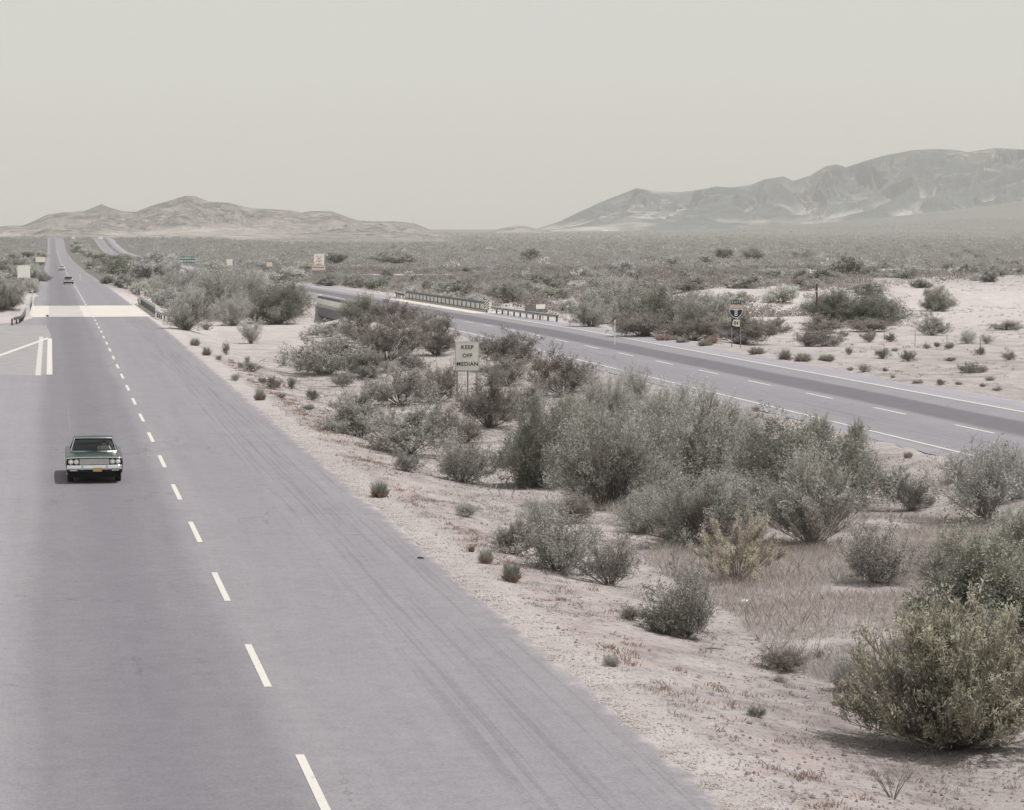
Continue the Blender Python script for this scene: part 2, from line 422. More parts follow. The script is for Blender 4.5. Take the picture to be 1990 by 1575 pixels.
class MB:
    """collects simple shapes into one mesh"""
    def __init__(s): s.v = []; s.f = []; s.mi = []
    def add(s, vs, fs, mi=0):
        k = len(s.v); s.v += [tuple(v) for v in vs]; s.f += [tuple(i + k for i in f) for f in fs]; s.mi += [mi] * len(fs)
        return s
    def box(s, c, d, mi=0, rz=0., taper=0.):
        x, y, z = d[0] / 2, d[1] / 2, d[2] / 2; R = Matrix.Rotation(rz, 3, 'Z'); vs = []
        for sz in (-1, 1):
            for sx, sy in ((-1, -1), (1, -1), (1, 1), (-1, 1)):
                t = 1 - taper * (sz > 0)
                vs.append(R @ Vector((sx * x * t, sy * y * t, sz * z)) + Vector(c))
        return s.add(vs, [(3, 2, 1, 0), (4, 5, 6, 7), (0, 1, 5, 4), (1, 2, 6, 5), (2, 3, 7, 6), (3, 0, 4, 7)], mi)
    def tube(s, pts, r, n=8, mi=0, caps=True):
        pts = [Vector(p) for p in pts]; rs = r if isinstance(r, (list, tuple)) else [r] * len(pts); vs = []; fs = []
        for i, p in enumerate(pts):
            d = (pts[min(i + 1, len(pts) - 1)] - pts[max(i - 1, 0)]).normalized()
            a = d.orthogonal().normalized() if abs(d.z) < .9 else d.cross(Vector((1, 0, 0))).normalized()
            if abs(d.z) < .9: a = d.cross(Vector((0, 0, 1))).normalized()
            b = d.cross(a)
            for k in range(n):
                t = 2 * math.pi * k / n; vs.append(p + (a * math.cos(t) + b * math.sin(t)) * float(rs[i]))
        for i in range(len(pts) - 1):
            for k in range(n):
                fs.append((i * n + k, i * n + (k + 1) % n, (i + 1) * n + (k + 1) % n, (i + 1) * n + k))
        if caps: fs += [tuple(range(n))[::-1], tuple((len(pts) - 1) * n + k for k in range(n))]
        return s.add(vs, fs, mi)
    def loft(s, secs, mi=0, closed=True, caps=True):
        n = len(secs[0]); vs = [v for q in secs for v in q]; fs = []
        for i in range(len(secs) - 1):
            for k in range(n if closed else n - 1):
                k2 = (k + 1) % n; fs.append((i * n + k, i * n + k2, (i + 1) * n + k2, (i + 1) * n + k))
        if caps: fs += [tuple(range(n))[::-1], tuple((len(secs) - 1) * n + k for k in range(n))]
        return s.add(vs, fs, mi)
    def prism(s, outline, y0, y1, mi=0):
        """outline of (x, z) extruded along y"""
        return s.loft([[(x, y0, z) for x, z in outline], [(x, y1, z) for x, z in outline]], mi)
    def build(s, name, mats, parent=None, smooth=False, bevel=0.):
        me = bpy.data.meshes.new(name); me.from_pydata(s.v, [], s.f)
        for m in (mats if isinstance(mats, (list, tuple)) else [mats]): me.materials.append(m)
        me.polygons.foreach_set('material_index', s.mi)
        import bmesh
        bm = bmesh.new(); bm.from_mesh(me); bmesh.ops.recalc_face_normals(bm, faces=bm.faces); bm.to_mesh(me); bm.free()
        if smooth:
            me.polygons.foreach_set('use_smooth', [True] * len(me.polygons))
        me.update()
        o = link(name, me, parent)
        if bevel:
            md = o.modifiers.new('bevel', 'BEVEL'); md.width = bevel; md.segments = 2; md.limit_method = 'ANGLE'
        return o

def copy_tree(o, parent=None):
    c = o.copy(); COL.objects.link(c)
    if parent is not None: c.parent = parent
    for ch in list(o.children): copy_tree(ch, c)
    return c

def text_mesh(body, size, m, parent, loc, name='legend', extrude=.004, spacing=1.0, offset=0.006):
    """sign lettering facing -Y"""
    cu = bpy.data.curves.new('legend', 'FONT'); cu.body = body; cu.size = size; cu.extrude = extrude
    cu.align_x = 'CENTER'; cu.align_y = 'CENTER'; cu.space_character = spacing; cu.offset = offset
    tmp = bpy.data.objects.new('legend_tmp', cu); COL.objects.link(tmp)
    bpy.context.view_layer.update()
    me = bpy.data.meshes.new_from_object(tmp.evaluated_get(bpy.context.evaluated_depsgraph_get()))
    bpy.data.objects.remove(tmp); bpy.data.curves.remove(cu)
    me.transform(Matrix.Rotation(math.pi / 2, 4, 'X')); me.materials.clear(); me.materials.append(m)
    o = link(name, me, parent, loc); return o

# ------------------------------------------------------------------ the ground
def grid_lines():
    xs = [x for x in np.arange(-16, 9.6, .8)] + list(np.arange(9.6, 34.4, .3)) + list(np.arange(34.6, 49, 1.2)) + list(np.arange(49.2, 75, .6))
    s, x = .9, 75.
    while x < 11500: xs.append(x); x += s; s *= 1.045
    s, x = .9, -16.9
    while x > -4500: xs.append(x); x -= s; s *= 1.07
    ys = list(np.arange(-60, 34, 4)) + list(np.arange(34, 150, .45)); s, y = .5, 150.
    while y < 13800: ys.append(y); y += s; s = max(s * 1.012, .5) if y < 2500 else s * 1.03
    ys.append(14000)
    return np.array(sorted(xs)), np.array(ys)
GX, GY = grid_lines()
XX, YY = np.meshgrid(GX, GY)
ZZ = ground(XX, YY)
ny, nx = XX.shape
idx = np.arange(ny * nx).reshape(ny, nx)
quads = np.stack([idx[:-1, :-1], idx[:-1, 1:], idx[1:, 1:], idx[1:, :-1]], -1).reshape(-1, 4)
me = mesh_np('ground', np.stack([XX, YY, ZZ], -1).reshape(-1, 3), quads.ravel(), 4, M['ground'], smooth=True)
gr = link('ground', me); gr['kind'] = 'structure'

# ------------------------------------------------------------------ roads
def strip(name, x0f, x1f, ys, m, dz, nseg=6, thick=0., parent=None, kind=True):
    ys = np.asarray(ys, float); x0 = np.broadcast_to(x0f(ys) if callable(x0f) else x0f, ys.shape)
    x1 = np.broadcast_to(x1f(ys) if callable(x1f) else x1f, ys.shape)
    t = np.linspace(0, 1, nseg + 1)
    X = x0[:, None] * (1 - t) + x1[:, None] * t; Y = np.repeat(ys[:, None], nseg + 1, 1)
    Z = road_z(Y) + dz
    if thick:
        X = np.hstack([X[:, :1], X, X[:, -1:]]); Y = np.hstack([Y[:, :1], Y, Y[:, -1:]])
        Z = np.hstack([Z[:, :1] - thick, Z, Z[:, -1:] - thick])
    r, c = X.shape; ix = np.arange(r * c).reshape(r, c)
    q = np.stack([ix[:-1, :-1], ix[:-1, 1:], ix[1:, 1:], ix[1:, :-1]], -1).reshape(-1, 4)
    o = link(name, mesh_np(name, np.stack([X, Y, Z], -1).reshape(-1, 3), q.ravel(), 4, m), parent)
    if kind: o['kind'] = 'structure'
    return o

def jag(base, amp, s):
    return lambda y: base + (fbm(np.zeros_like(y) + s, y / 2.3, s, 4) - .5) * amp + (vnoise(y * 1.7, y * 0 + s, s + 5) - .5) * amp * .4
yroad = GY[(GY > -55) & (GY < 2420)]
jr = jag(RE, .16, 3)
strip('road', lambda y: left_edge(y) + (fbm(y * 0 + 4, y / 3., 4) - .5) * .5, jr, yroad, M['asphalt_l'], .0, 10, .06)
strip('second_road', jag(L2, .3, 7), jag(R2, .3, 9), yroad, M['asphalt_r'], .0, 10, .06)

BY0, BY1 = 292., 345.
def deck(name, x0, x1, y0, y1):
    mb = MB()
    for a, b in ((y0, .5 * (y0 + y1)), (.5 * (y0 + y1), y1)):
        za, zb = float(road_z(a)) + .012, float(road_z(b)) + .012
        mb.loft([[(x0, a, za - .9), (x1, a, za - .9), (x1, a, za), (x0, a, za)], [(x0, b, zb - .9), (x1, b, zb - .9), (x1, b, zb), (x0, b, zb)]])
    o = mb.build(name, M['concrete']); o['kind'] = 'structure'; return o
deck('bridge_deck', -2.6, 11.3, BY0, BY1)
# oil-darkened lane on the deck
strip('lane_wear', -.3, 3.4, np.linspace(BY0, BY1, 12), mat('oil_stained_concrete', (.40, .375, .36), .8, noise=(.4, .15)), .017, 3)

def line(name, segs, m, dz=.008):
    V = []; Fc = []
    for x0, x1, y0, y1 in segs:
        ys = np.unique(np.concatenate([[y0, y1], GY[(GY > y0) & (GY < y1)]]))
        for k, y in enumerate(ys):
            z = float(road_z(y)) + dz
            V += [(x0, y, z), (x1, y, z)]
            if k: n = len(V); Fc += [n - 4, n - 3, n - 1, n - 2]
    o = link(name, mesh_np(name, V, Fc, 4, m)); o['kind'] = 'structure'; return o
D = 12.4
dash = [(3.93 + .016 * k, 3.93 + .016 * k + .15, 27.3 + k * D, 32.8 + k * D) for k in range(0, 21)]
line('lane_dashes', dash, M['paint'])
line('lane_dashes_on_deck', [(4.27, 4.45, 26.9 + k * D, 26.9 + k * D + 5.4) for k in range(21, 26)], M['paint_worn'], .024)
line('lane_dashes_far', [(4.2, 4.42, 26.9 + k * D, 26.9 + k * D + 6.5) for k in range(26, 150)], M['paint'], .02)
line('gore_line', [(-.33, .02, 169, 226)], M['paint'], .012)
line('worn_gore_line', [(-1.02, -.68, 168, 230)], M['paint_worn'], .012)
def gore_diag():
    V = []; Fc = []
    for k, t in enumerate(np.linspace(0, 1, 16)):
        y = 226 + (168 - 226) * t; x = -.1 - 6.2 * t; z = float(road_z(y)) + .016
        V += [(x - .25, y + 2.3, z), (x - .1, y - .2, z)]
        if k: n = len(V); Fc += [n - 4, n - 3, n - 1, n - 2]
    o = link('gore_diagonal', mesh_np('gore_diagonal', V, Fc, 4, M['paint'])); o['kind'] = 'structure'
gore_diag()
strip('ramp_pavement', lambda y: -10 + 0 * y, lambda y: -.05 + 0 * y - .4 * sstep(230, 262, y), np.linspace(169, 262, 30), M['ramp_pave'], .004, 4)
D2 = 12.4
line('second_lane_dashes', [(40.20, 40.38, 1.3 + k * D2, 1.3 + k * D2 + 5.2) for k in range(0, 180)], M['paint'])
line('second_edge_line', [(46.3, 46.56, -50, 297), (46.3, 46.56, 377, 1500)], M['paint'], .009)
line('second_median_line', [(35.36, 35.54, -50, 180), (35.30, 35.54, 180, 297)], M['paint'], .009)
deck('second_bridge_deck', 32.9, 49.6, 298, 376)
strip('second_lane_wear', 34.6, 46.0, np.linspace(298, 376, 14), M['asphalt_r'], .018, 8)

# ------------------------------------------------------------------ hills and mountain
def range_mesh(name, prof, Y0, front, back, m, seed, rav, xn, yn, power=1.25, rough=.02, RA=.45):
    """a real height field whose crest line runs along Y0 (+ bend) and falls towards both sides"""
    px = np.array([p[0] for p in prof], float); py = np.array([p[1] for p in prof], float)
    tx = np.linspace(px[0], px[-1], xn); cr = np.interp(tx, px, py)
    X0 = (tx - 100) / F * Y0 * 1.0
    dep = np.hypot(1, 0) * (Y0 * cy_ + X0 * sy_)
    H = np.maximum((442 - cr) / F * dep + CAM_H, -9)
    ds = X0[1] - X0[0]
    H = H + (fbm(X0 / 90., X0 * 0, seed, 4) - .5) * rough * 130 * np.clip((H + 9) / 60, 0, 1)
    t = np.concatenate([np.linspace(0, 1, yn) ** 1.0, -np.linspace(0, 1, 12)[1:]])
    t = np.array(sorted(t))                       # -1 back foot .. 0 crest .. 1 front foot
    T, XI = np.meshgrid(t, np.arange(xn), indexing='ij')
    Xb = X0[XI]; Hb = H[XI]
    Yb = np.where(T >= 0, Y0 - T * front, Y0 - T * back) + (fbm(Xb / 700., Xb * 0, seed + 2, 2) - .5) * front * .25
    base = -7.0
    wx = Xb + (fbm(Xb / 500., Yb / 500., seed + 3, 3) - .5) * 500 + (fbm(Xb / 120., Yb / 120., seed + 5, 3) - .5) * 130
    def tri(x, y, sd):                           # creased noise: straight flanks, sharp ridges and gullies
        i = np.floor(x); j = np.floor(y); u = x - i; v = y - j
        v = v * v * (3 - 2 * v)
        h_ = lambda a, b: _hash(a, b, sd)
        return ((h_(i, j) * (1 - u) + h_(i + 1, j) * u) * (1 - v) + (h_(i, j + 1) * (1 - u) + h_(i + 1, j + 1) * u) * v)
    r1 = np.abs(2 * tri(wx / (300. * rav), Yb / (1400. * rav), seed + 4) - 1)
    r2 = np.abs(2 * tri(wx / (120. * rav) + 7, Yb / (420. * rav), seed + 6) - 1)
    r3 = np.abs(2 * tri(wx / (45. * rav) + 3, Yb / (120. * rav), seed + 8) - 1)
    fall = np.clip(1 - np.abs(T), 0, 1) ** power
    mod = np.clip(np.abs(T) * 5, 0, 1) * np.clip((1 - np.abs(T)) * 1.6, 0, 1)
    k = 1 + RA * mod * (.10 - r1 * 1.0 + (.5 - r2) * .55 + (.5 - r3) * .28)
    Z = base + (Hb - base) * fall * np.maximum(k, .05)
    Z = Z + (fbm(Xb / 38., Yb / 38., seed + 9, 4) - .5) * rough * 500 * np.clip(fall * 2, 0, 1) * np.clip(np.abs(T) * 8 + .12, 0, 1)
    lim = CAM_H + (Hb - CAM_H) * Yb / Y0           # no spur stands above the crest
    Z = np.where(np.abs(T) > .004, np.minimum(Z, lim - .8 - 2.5 * np.clip(np.abs(T) * 20, 0, 1)), Z)
    Z = np.where(np.abs(T) > .995, base - 6, Z)
    X = Xb * (Yb / Y0)                            # spread with distance so that spurs run down towards the plain
    ixx = np.arange(T.size).reshape(T.shape)
    q = np.stack([ixx[:-1, :-1], ixx[:-1, 1:], ixx[1:, 1:], ixx[1:, :-1]], -1).reshape(-1, 4)[:, ::-1]
    o = link(name, mesh_np(name, np.stack([X, Yb, Z], -1).reshape(-1, 3), q.ravel(), 4, m, smooth=True))
    o['kind'] = 'structure'
    gl = np.clip((.62 * r1 + .38 * r2 - .38) / .3, 0, 1) * np.clip(np.abs(T) * 3.2, 0, 1)     # scree lies in the gullies
    a_ = o.data.attributes.new('scree', 'FLOAT', 'POINT'); a_.data.foreach_set('value', gl.ravel().astype(np.float32))
    return o

def rock_material(name, lo, hi, pale, s_big, slope0, slope1):
    m, g, b = new_mat(name, .95, .1)
    geo = g.n('ShaderNodeNewGeometry'); pos = geo.outputs['Position']
    sn = g.n('ShaderNodeSeparateXYZ'); g.l.new(geo.outputs['Normal'], sn.inputs[0])
    a = g.noise(pos, s_big, 6, .7); c = g.noise(pos, s_big * 7, 5, .75); d = g.noise(pos, s_big * .22, 3, .6)
    col = g.ramp(g.math('ADD', g.math('MULTIPLY', a, .5), g.math('MULTIPLY', c, .5)), [(.43, lo), (.57, hi)])
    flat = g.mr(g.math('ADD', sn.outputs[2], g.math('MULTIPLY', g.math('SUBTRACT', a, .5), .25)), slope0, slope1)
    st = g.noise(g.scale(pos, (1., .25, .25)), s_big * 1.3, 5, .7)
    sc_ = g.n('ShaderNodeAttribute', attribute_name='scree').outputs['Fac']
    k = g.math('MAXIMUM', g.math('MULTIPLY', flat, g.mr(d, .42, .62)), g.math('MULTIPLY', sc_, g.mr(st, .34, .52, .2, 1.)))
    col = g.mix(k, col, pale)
    g.l.new(col, b.inputs['Base Color'])
    return m

low_hill = [(-260, 446), (-120, 440), (0, 441), (50, 438), (75, 427), (95, 417), (130, 413), (165, 411), (185, 403), (197, 398), (212, 405), (240, 412),
            (262, 413), (290, 402), (330, 390), (358, 381), (376, 382), (400, 391), (440, 394), (465, 400), (480, 404), (520, 407),
            (560, 410), (580, 414), (600, 411), (640, 411), (665, 420), (690, 428), (720, 431), (760, 431), (800, 434), (825, 443), (845, 450), (880, 460)]
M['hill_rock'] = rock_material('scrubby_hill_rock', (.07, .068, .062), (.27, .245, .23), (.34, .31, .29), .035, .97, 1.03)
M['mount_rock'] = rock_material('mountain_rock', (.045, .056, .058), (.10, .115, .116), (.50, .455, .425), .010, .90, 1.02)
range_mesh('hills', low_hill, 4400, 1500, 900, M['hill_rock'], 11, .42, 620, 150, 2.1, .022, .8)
knoll = [(940, 458), (955, 450), (975, 444), (1000, 439), (1020, 440), (1045, 445), (1075, 450), (1090,458)]
range_mesh('far_knoll', knoll, 7200, 700, 500, M['hill_rock'], 23, .5, 80, 40, 1.2, .008)
big = [(1000, 458), (1030, 449), (1050, 443), (1090, 431), (1130, 412), (1170, 394), (1210, 379), (1245, 366), (1280, 371), (1330, 374), (1380, 368),
       (1405, 362), (1440, 364), (1480, 359), (1510, 347), (1545, 343), (1565, 352), (1600, 341), (1635, 322), (1655, 319), (1675, 325),
       (1720, 312), (1760, 302), (1810, 293), (1860, 290), (1900, 291), (1930, 296), (1949, 293), (1990, 288), (2150, 296), (2400, 330), (2700, 400)]
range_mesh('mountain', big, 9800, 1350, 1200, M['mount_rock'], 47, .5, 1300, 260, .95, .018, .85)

# ------------------------------------------------------------------ bushes
rg = np.random.default_rng(7)

def unit(v): return v / np.maximum(np.linalg.norm(v, axis=-1, keepdims=True), 1e-9)

def prisms(P0, P1, r0, r1, n=3):
    d = unit(P1 - P0)
    a = unit(np.cross(d, np.where(np.abs(d[:, 2:3]) < .9, [[0, 0, 1.]], [[1., 0, 0]]))); b = np.cross(d, a)
    V = []
    for P, r in ((P0, r0), (P1, r1)):
        for k in range(n):
            t = 2 * math.pi * k / n
            V.append(P + (math.cos(t) * a + math.sin(t) * b) * r[:, None])
    V = np.stack(V, 1); N = len(P0)
    base = (np.arange(N) * 2 * n)[:, None]; F_ = []
    for k in range(n): F_.append(base + np.array([[k, (k + 1) % n, n + (k + 1) % n, n + k]]))
    return V.reshape(-1, 3), np.stack(F_, 1).reshape(-1)

def quads_at(P, U, L, Wd, rng, flat=0.):
    """leaf quads centred at P, long axis U"""
    N = len(P); R = unit(rng.normal(size=(N, 3))); S = unit(np.cross(U, R))
    U = unit(U) * L[:, None] * .5; S = S * Wd[:, None] * .5
    V = np.stack([P - U, P + S * 1.0, P + U, P - S * 1.0], 1)
    return V.reshape(-1, 3), np.arange(4 * N)

def bush_meshes(name, seed, st, leafm, stemm):
    """st: height, radius, n (main stems), spread, kids, leaves per tip, leaf size, form ..."""
    r = np.random.default_rng(seed)
    h, R, n = st['h'], st['r'], st['n']
    ang = r.uniform(0, 2 * math.pi, n); rad = np.sqrt(r.uniform(0.02, 1, n))
    lump = .62 + .76 * vnoise(np.cos(ang) * 1.6 + 5, np.sin(ang) * 1.6 + seed, seed)
    form = st.get('form', 'dome')
    tipx = np.cos(ang) * rad * R * lump; tipy = np.sin(ang) * rad * R * lump
    if form == 'vase':   tz = h * (.62 + .38 * r.random(n)) * (.75 + .25 * rad)
    elif form == 'open': tz = h * (.22 + .78 * np.sqrt(np.clip(1 - rad ** 2 * .85, 0, 1))) * r.uniform(.5, 1., n)
    elif form == 'ball': tz = h * (np.sqrt(np.clip(1 - rad ** 2 * .95, 0, 1)) * r.uniform(.55, 1., n) * .9 + .08)
    else:                tz = h * (.06 + .94 * np.sqrt(np.clip(1 - rad ** 2 * .96, 0, 1))) * r.uniform(.6, 1., n) * (.66 + .6 * vnoise(tipx * 2.2 / R + 9, tipy * 2.2 / R + seed, seed + 1))
    tip = np.stack([tipx, tipy, tz], -1); b0 = np.stack([tipx, tipy, tz * 0], -1) * .07
    # control point: rise first, then lean out
    ctl = np.stack([tipx * .38, tipy * .38, tz * st.get('rise', .55)], -1) + r.normal(size=(n, 3)) * .05 * R
    T = np.linspace(0, 1, 6)
    curve = lambda t, a, c, b: (1 - t) ** 2 * a + 2 * t * (1 - t) * c + t * t * b
    pts = np.stack([curve(t, b0, ctl, tip) for t in T], 1)
    P0 = pts[:, :-1].reshape(-1, 3); P1 = pts[:, 1:].reshape(-1, 3)
    w = st.get('stem', .018); tr = np.tile(T[:-1], n)
    Vs, Fs = [], []
    v, f = prisms(P0, P1, w * (1 - .8 * tr), w * (1 - .8 * (tr + .2))); Vs.append(v); Fs.append(f)
    # side twigs
    kk = st['kids']; par = np.repeat(np.arange(n), kk); t = r.uniform(st.get('t0', .35), 1., n * kk)[:, None]
    q0 = curve(t, b0[par], ctl[par], tip[par]); dr = unit(curve(np.minimum(t + .05, 1.05), b0[par], ctl[par], tip[par]) - q0)
    dd = unit(dr * st.get('follow', 1.) + r.normal(size=q0.shape) * st.get('wild', .6) + np.array([0, 0, st.get('up', .25)]))
    ln = st.get('twig', .3) * h * r.uniform(.4, 1.2, len(q0))[:, None]
    q1 = q0 + dd * ln; q1[:, 2] = np.maximum(q1[:, 2], .04)
    tw = st.get('twig_w', .006)
    v, f = prisms(q0, q1, np.full(len(q0), tw), np.full(len(q0), tw * .4)); Vs.append(v); Fs.append(f)
    k2 = st.get('kids2', 3)
    if k2:
        par2 = np.repeat(np.arange(len(q0)), k2); t2 = r.uniform(.3, 1., len(par2))[:, None]
        s0 = q0[par2] * (1 - t2) + q1[par2] * t2
        d2 = unit(dd[par2] * st.get('follow', 1.) + r.normal(size=s0.shape) * st.get('wild', .6) + np.array([0, 0, st.get('up', .25)]))
        s1 = s0 + d2 * ln[par2] * .55; s1[:, 2] = np.maximum(s1[:, 2], .03)
        v, f = prisms(s0, s1, np.full(len(s0), tw * .7), np.full(len(s0), tw * .25)); Vs.append(v); Fs.append(f)
    else: s0, s1, d2 = q0, q1, dd
    off = 0; FF = []
    for v, f in zip(Vs, Fs): FF.append(f + off); off += len(v)
    stem = mesh_np(name + '_stems', np.concatenate(Vs), np.concatenate(FF), 4, stemm)
    L = st.get('leaves', 6)
    if not L: return stem, None
    # bare gaps where whole twigs have lost their leaves
    gp = vnoise((s0[:, 0] + s0[:, 2] * 1.3) * 2.6 / R + 11, (s0[:, 1] - s0[:, 2] * 1.1) * 2.6 / R + seed, seed + 3)
    ok = np.nonzero(gp > st.get('gap', .30) + r.normal(0, .05, len(gp)))[0]
    s0, s1, d2 = s0[ok], s1[ok], d2[ok]
    if k2: par2 = par2[ok]
    else: par = par[ok]
    pl = np.repeat(np.arange(len(s0)), L); t3 = r.uniform(st.get('l0', .2), 1.1, len(pl))[:, None]
    lp = s0[pl] * (1 - t3) + s1[pl] * t3 + r.normal(size=(len(pl), 3)) * st.get('jit', .02)
    ud = unit(d2[pl] * st.get('align', 0.) + r.normal(size=lp.shape))
    ll = st['leaf'] * r.uniform(.6, 1.4, len(pl)); lw = ll * st.get('aspect', .6)
    lp[:, 2] = np.maximum(lp[:, 2], .02)
    v, f = quads_at(lp, ud, ll, lw, r)
    clump = r.random(n)[par] if not k2 else r.random(n)[par][par2]
    tone = np.clip(.5 + (clump[pl] - .5) * .45 + r.normal(size=len(pl)) * .16 + (r.random(len(s0))[pl] - .5) * .3, 0, 1)
    return stem, mesh_np(name + '_leaves', v, f, 4, leafm, tone=tone)

STY = {
 # open creosote: leaves in loose clusters on many spreading stems
 'creosote': dict(h=1.7, r=1.25, n=60, form='dome', kids=10, kids2=4, leaves=9, leaf=.048, aspect=.6, stem=.014, rise=.40, wild=.6, twig=.20, t0=.40, jit=.035, l0=.35),
 'sparse':   dict(h=1.6, r=1.1, n=34, form='open', kids=10, kids2=4, leaves=9, leaf=.046, aspect=.6, stem=.016, rise=.32, wild=.8, twig=.24, t0=.30, jit=.04, l0=.3),
 'palo':     dict(h=2.6, r=2.2, n=100, form='dome', kids=15, kids2=6, leaves=6, leaf=.075, aspect=.26, align=.7, stem=.020, rise=.45, wild=.55, up=.3, twig=.22, t0=.3, jit=.05),
 'mesquite': dict(h=2.8, r=2.2, n=85, form='dome', kids=15, kids2=6, leaves=8, leaf=.075, aspect=.42, stem=.024, rise=.45, wild=.9, up=.05, twig=.20, t0=.35, jit=.07),
 'broom':    dict(h=1.9, r=1.5, n=260, form='dome', kids=12, kids2=4, leaves=8, leaf=.062, aspect=.28, align=1.1, stem=.010, rise=.28, wild=.38, up=.5, twig=.15, t0=.30, jit=.03),
 'brush':    dict(h=1.5, r=1.15, n=70, form='dome', kids=10, kids2=5, leaves=7, leaf=.045, aspect=.35, align=1.5, stem=.012, rise=.42, wild=.3, up=.5, twig=.15, t0=.60, jit=.03, l0=.1),
 'wisp':     dict(h=2.2, r=1.15, n=100, form='dome', kids=14, kids2=4, leaves=5, leaf=.08, aspect=.17, align=1.3, stem=.010, rise=.55, wild=.28, up=.5, twig=.26, t0=.25, jit=.03),
 'ball':     dict(h=.7, r=.75, n=80, form='ball', kids=10, kids2=4, leaves=4, leaf=.04, aspect=.3, stem=.006, twig_w=.004, rise=.5, wild=.9, twig=.25, t0=.3, jit=.02),
 'small':    dict(h=.55, r=.4, n=26, form='ball', kids=8, kids2=3, leaves=6, leaf=.035, aspect=.5, stem=.007, twig_w=.004, rise=.5, wild=.8, twig=.3, t0=.3, jit=.02),
 'bare':     dict(h=1.1, r=.75, n=12, form='vase', kids=6, kids2=3, leaves=0, leaf=.03, stem=.012, twig_w=.005, rise=.5, wild=.5, twig=.26, t0=.3),
 'midbush':  dict(h=2.2, r=1.9, n=44, form='dome', kids=10, kids2=3, leaves=6, leaf=.17, aspect=.5, stem=.03, twig_w=.012, rise=.45, wild=.7, twig=.2, t0=.35, jit=.10),
}
VAR = {   # kind: (style, leaf material, stem material)
 'creosote_bush': ('creosote', 'leaf_creosote', 'wood'), 'brown_creosote_bush': ('creosote', 'leaf_brown', 'wood'),
 'sparse_creosote_bush': ('sparse', 'leaf_creosote', 'wood'), 'sparse_brown_bush': ('sparse', 'leaf_brown', 'wood'),
 'palo_verde': ('palo', 'leaf_palo', 'wood'), 'grey_thicket_bush': ('palo', 'leaf_grey', 'wood_pale'),
 'mesquite': ('mesquite', 'leaf_mesq', 'wood'), 'broom_shrub': ('broom', 'leaf_broom', 'wood'),
 'tan_shrub': ('brush', 'leaf_tan', 'wood_pale'), 'wispy_shrub': ('wisp', 'leaf_palo', 'wood_pale'),
 'grey_shrub': ('sparse', 'leaf_grey', 'wood_pale'), 'tumbleweed': ('ball', 'leaf_brown', 'wood'), 'pale_tumbleweed': ('ball', 'leaf_grey', 'wood_pale'),
 'weed': ('small', 'leaf_creosote', 'wood'), 'brown_weed': ('small', 'leaf_brown', 'wood'), 'green_weed': ('small', 'leaf_mesq', 'wood'),
 'bare_shrub': ('bare', 'leaf_grey', 'wood'),
 'scrub_bush': ('midbush', 'leaf_creosote', 'wood'), 'dark_scrub_bush': ('midbush', 'leaf_mesq', 'wood'), 'pale_scrub_bush': ('midbush', 'leaf_grey', 'wood_pale'),
 'green_scrub_bush': ('midbush', 'leaf_palo', 'wood_pale'),
}
PROTO = {}
def proto(kind, v):
    k = (kind, v)
    if k not in PROTO:
        st, lm, sm = VAR[kind]
        key = (st, lm, v)
        PROTO[k] = bush_meshes(kind, (sum(map(ord, kind)) * 7 + v * 131) & 0xffff, STY[st], M[lm], M[sm])
    return PROTO[k]

NAME = {'brown_creosote_bush': 'creosote_bush', 'sparse_creosote_bush': 'creosote_bush', 'sparse_brown_bush': 'creosote_bush', 'grey_thicket_bush': 'palo_verde',
        'pale_tumbleweed': 'tumbleweed', 'brown_weed': 'weed', 'green_weed': 'weed', 'dark_scrub_bush': 'scrub_bush', 'pale_scrub_bush': 'scrub_bush', 'green_scrub_bush': 'scrub_bush'}
CAT = {'mesquite': 'tree', 'palo_verde': 'tree', 'grey_thicket_bush': 'tree', 'weed': 'weed', 'brown_weed': 'weed', 'green_weed': 'weed', 'tumbleweed': 'bush', 'pale_tumbleweed': 'bush'}
nb = 0
def plant(kind, loc, w, h, label, group=None, v=None, rz=None, dep=None):
    """w, h: wanted overall width and height in metres"""
    global nb; nb += 1
    r = random.Random(nb * 77 + 5)
    v = r.randrange(3) if v is None else v
    stem, leaf = proto(kind, v)
    st = STY[VAR[kind][0]]
    o = thing(NAME.get(kind, kind), label, CAT.get(kind, 'bush'), loc, r.uniform(0, 6.28) if rz is None else rz, group)
    sw = w / (2 * st['r'] * 1.0); sh = h / (st['h'] * 1.02)
    o.scale = (sw, sw, sh)
    link('trunk' if CAT.get(kind) == 'tree' else 'stems', stem, o)
    if leaf: link('foliage' if CAT.get(kind) != 'tree' else 'crown', leaf, o)
    return o

def bushpx(kind, cx, by, wpx, hpx, label, group=None, v=None):
    p, s = hit(cx, by)
    p.z = float(ground(p.x, p.y)) - .03
    return plant(kind, p, wpx / s * 1.18, hpx / s * 1.05, label, group, v)

ORD = ['nearest', 'second nearest', 'third nearest', 'fourth nearest', 'fifth nearest', 'sixth nearest', 'seventh nearest', 'eighth nearest', 'ninth nearest', 'tenth nearest',
       'eleventh nearest', 'twelfth nearest', 'thirteenth nearest', 'fourteenth nearest']
LOOK = {'scrub_bush': 'grey-brown', 'dark_scrub_bush': 'dark green', 'pale_scrub_bush': 'pale grey', 'green_scrub_bush': 'grey-green', 'palo_verde': 'olive', 'mesquite': 'deep green'}
def spot_labels(items, marks, fmt):
    near = [min(range(len(marks)), key=lambda j: abs(it[0] - marks[j][0])) for it in items]; out = []
    for i, it in enumerate(items):
        same = sorted([j for j in range(len(items)) if near[j] == near[i]], key=lambda j: (-items[j][1], items[j][0]))
        out.append(fmt.format(look=LOOK.get(it[4], '') if len(it) > 4 else '', n=ORD[same.index(i)], m=marks[near[i]][1]))
    return out
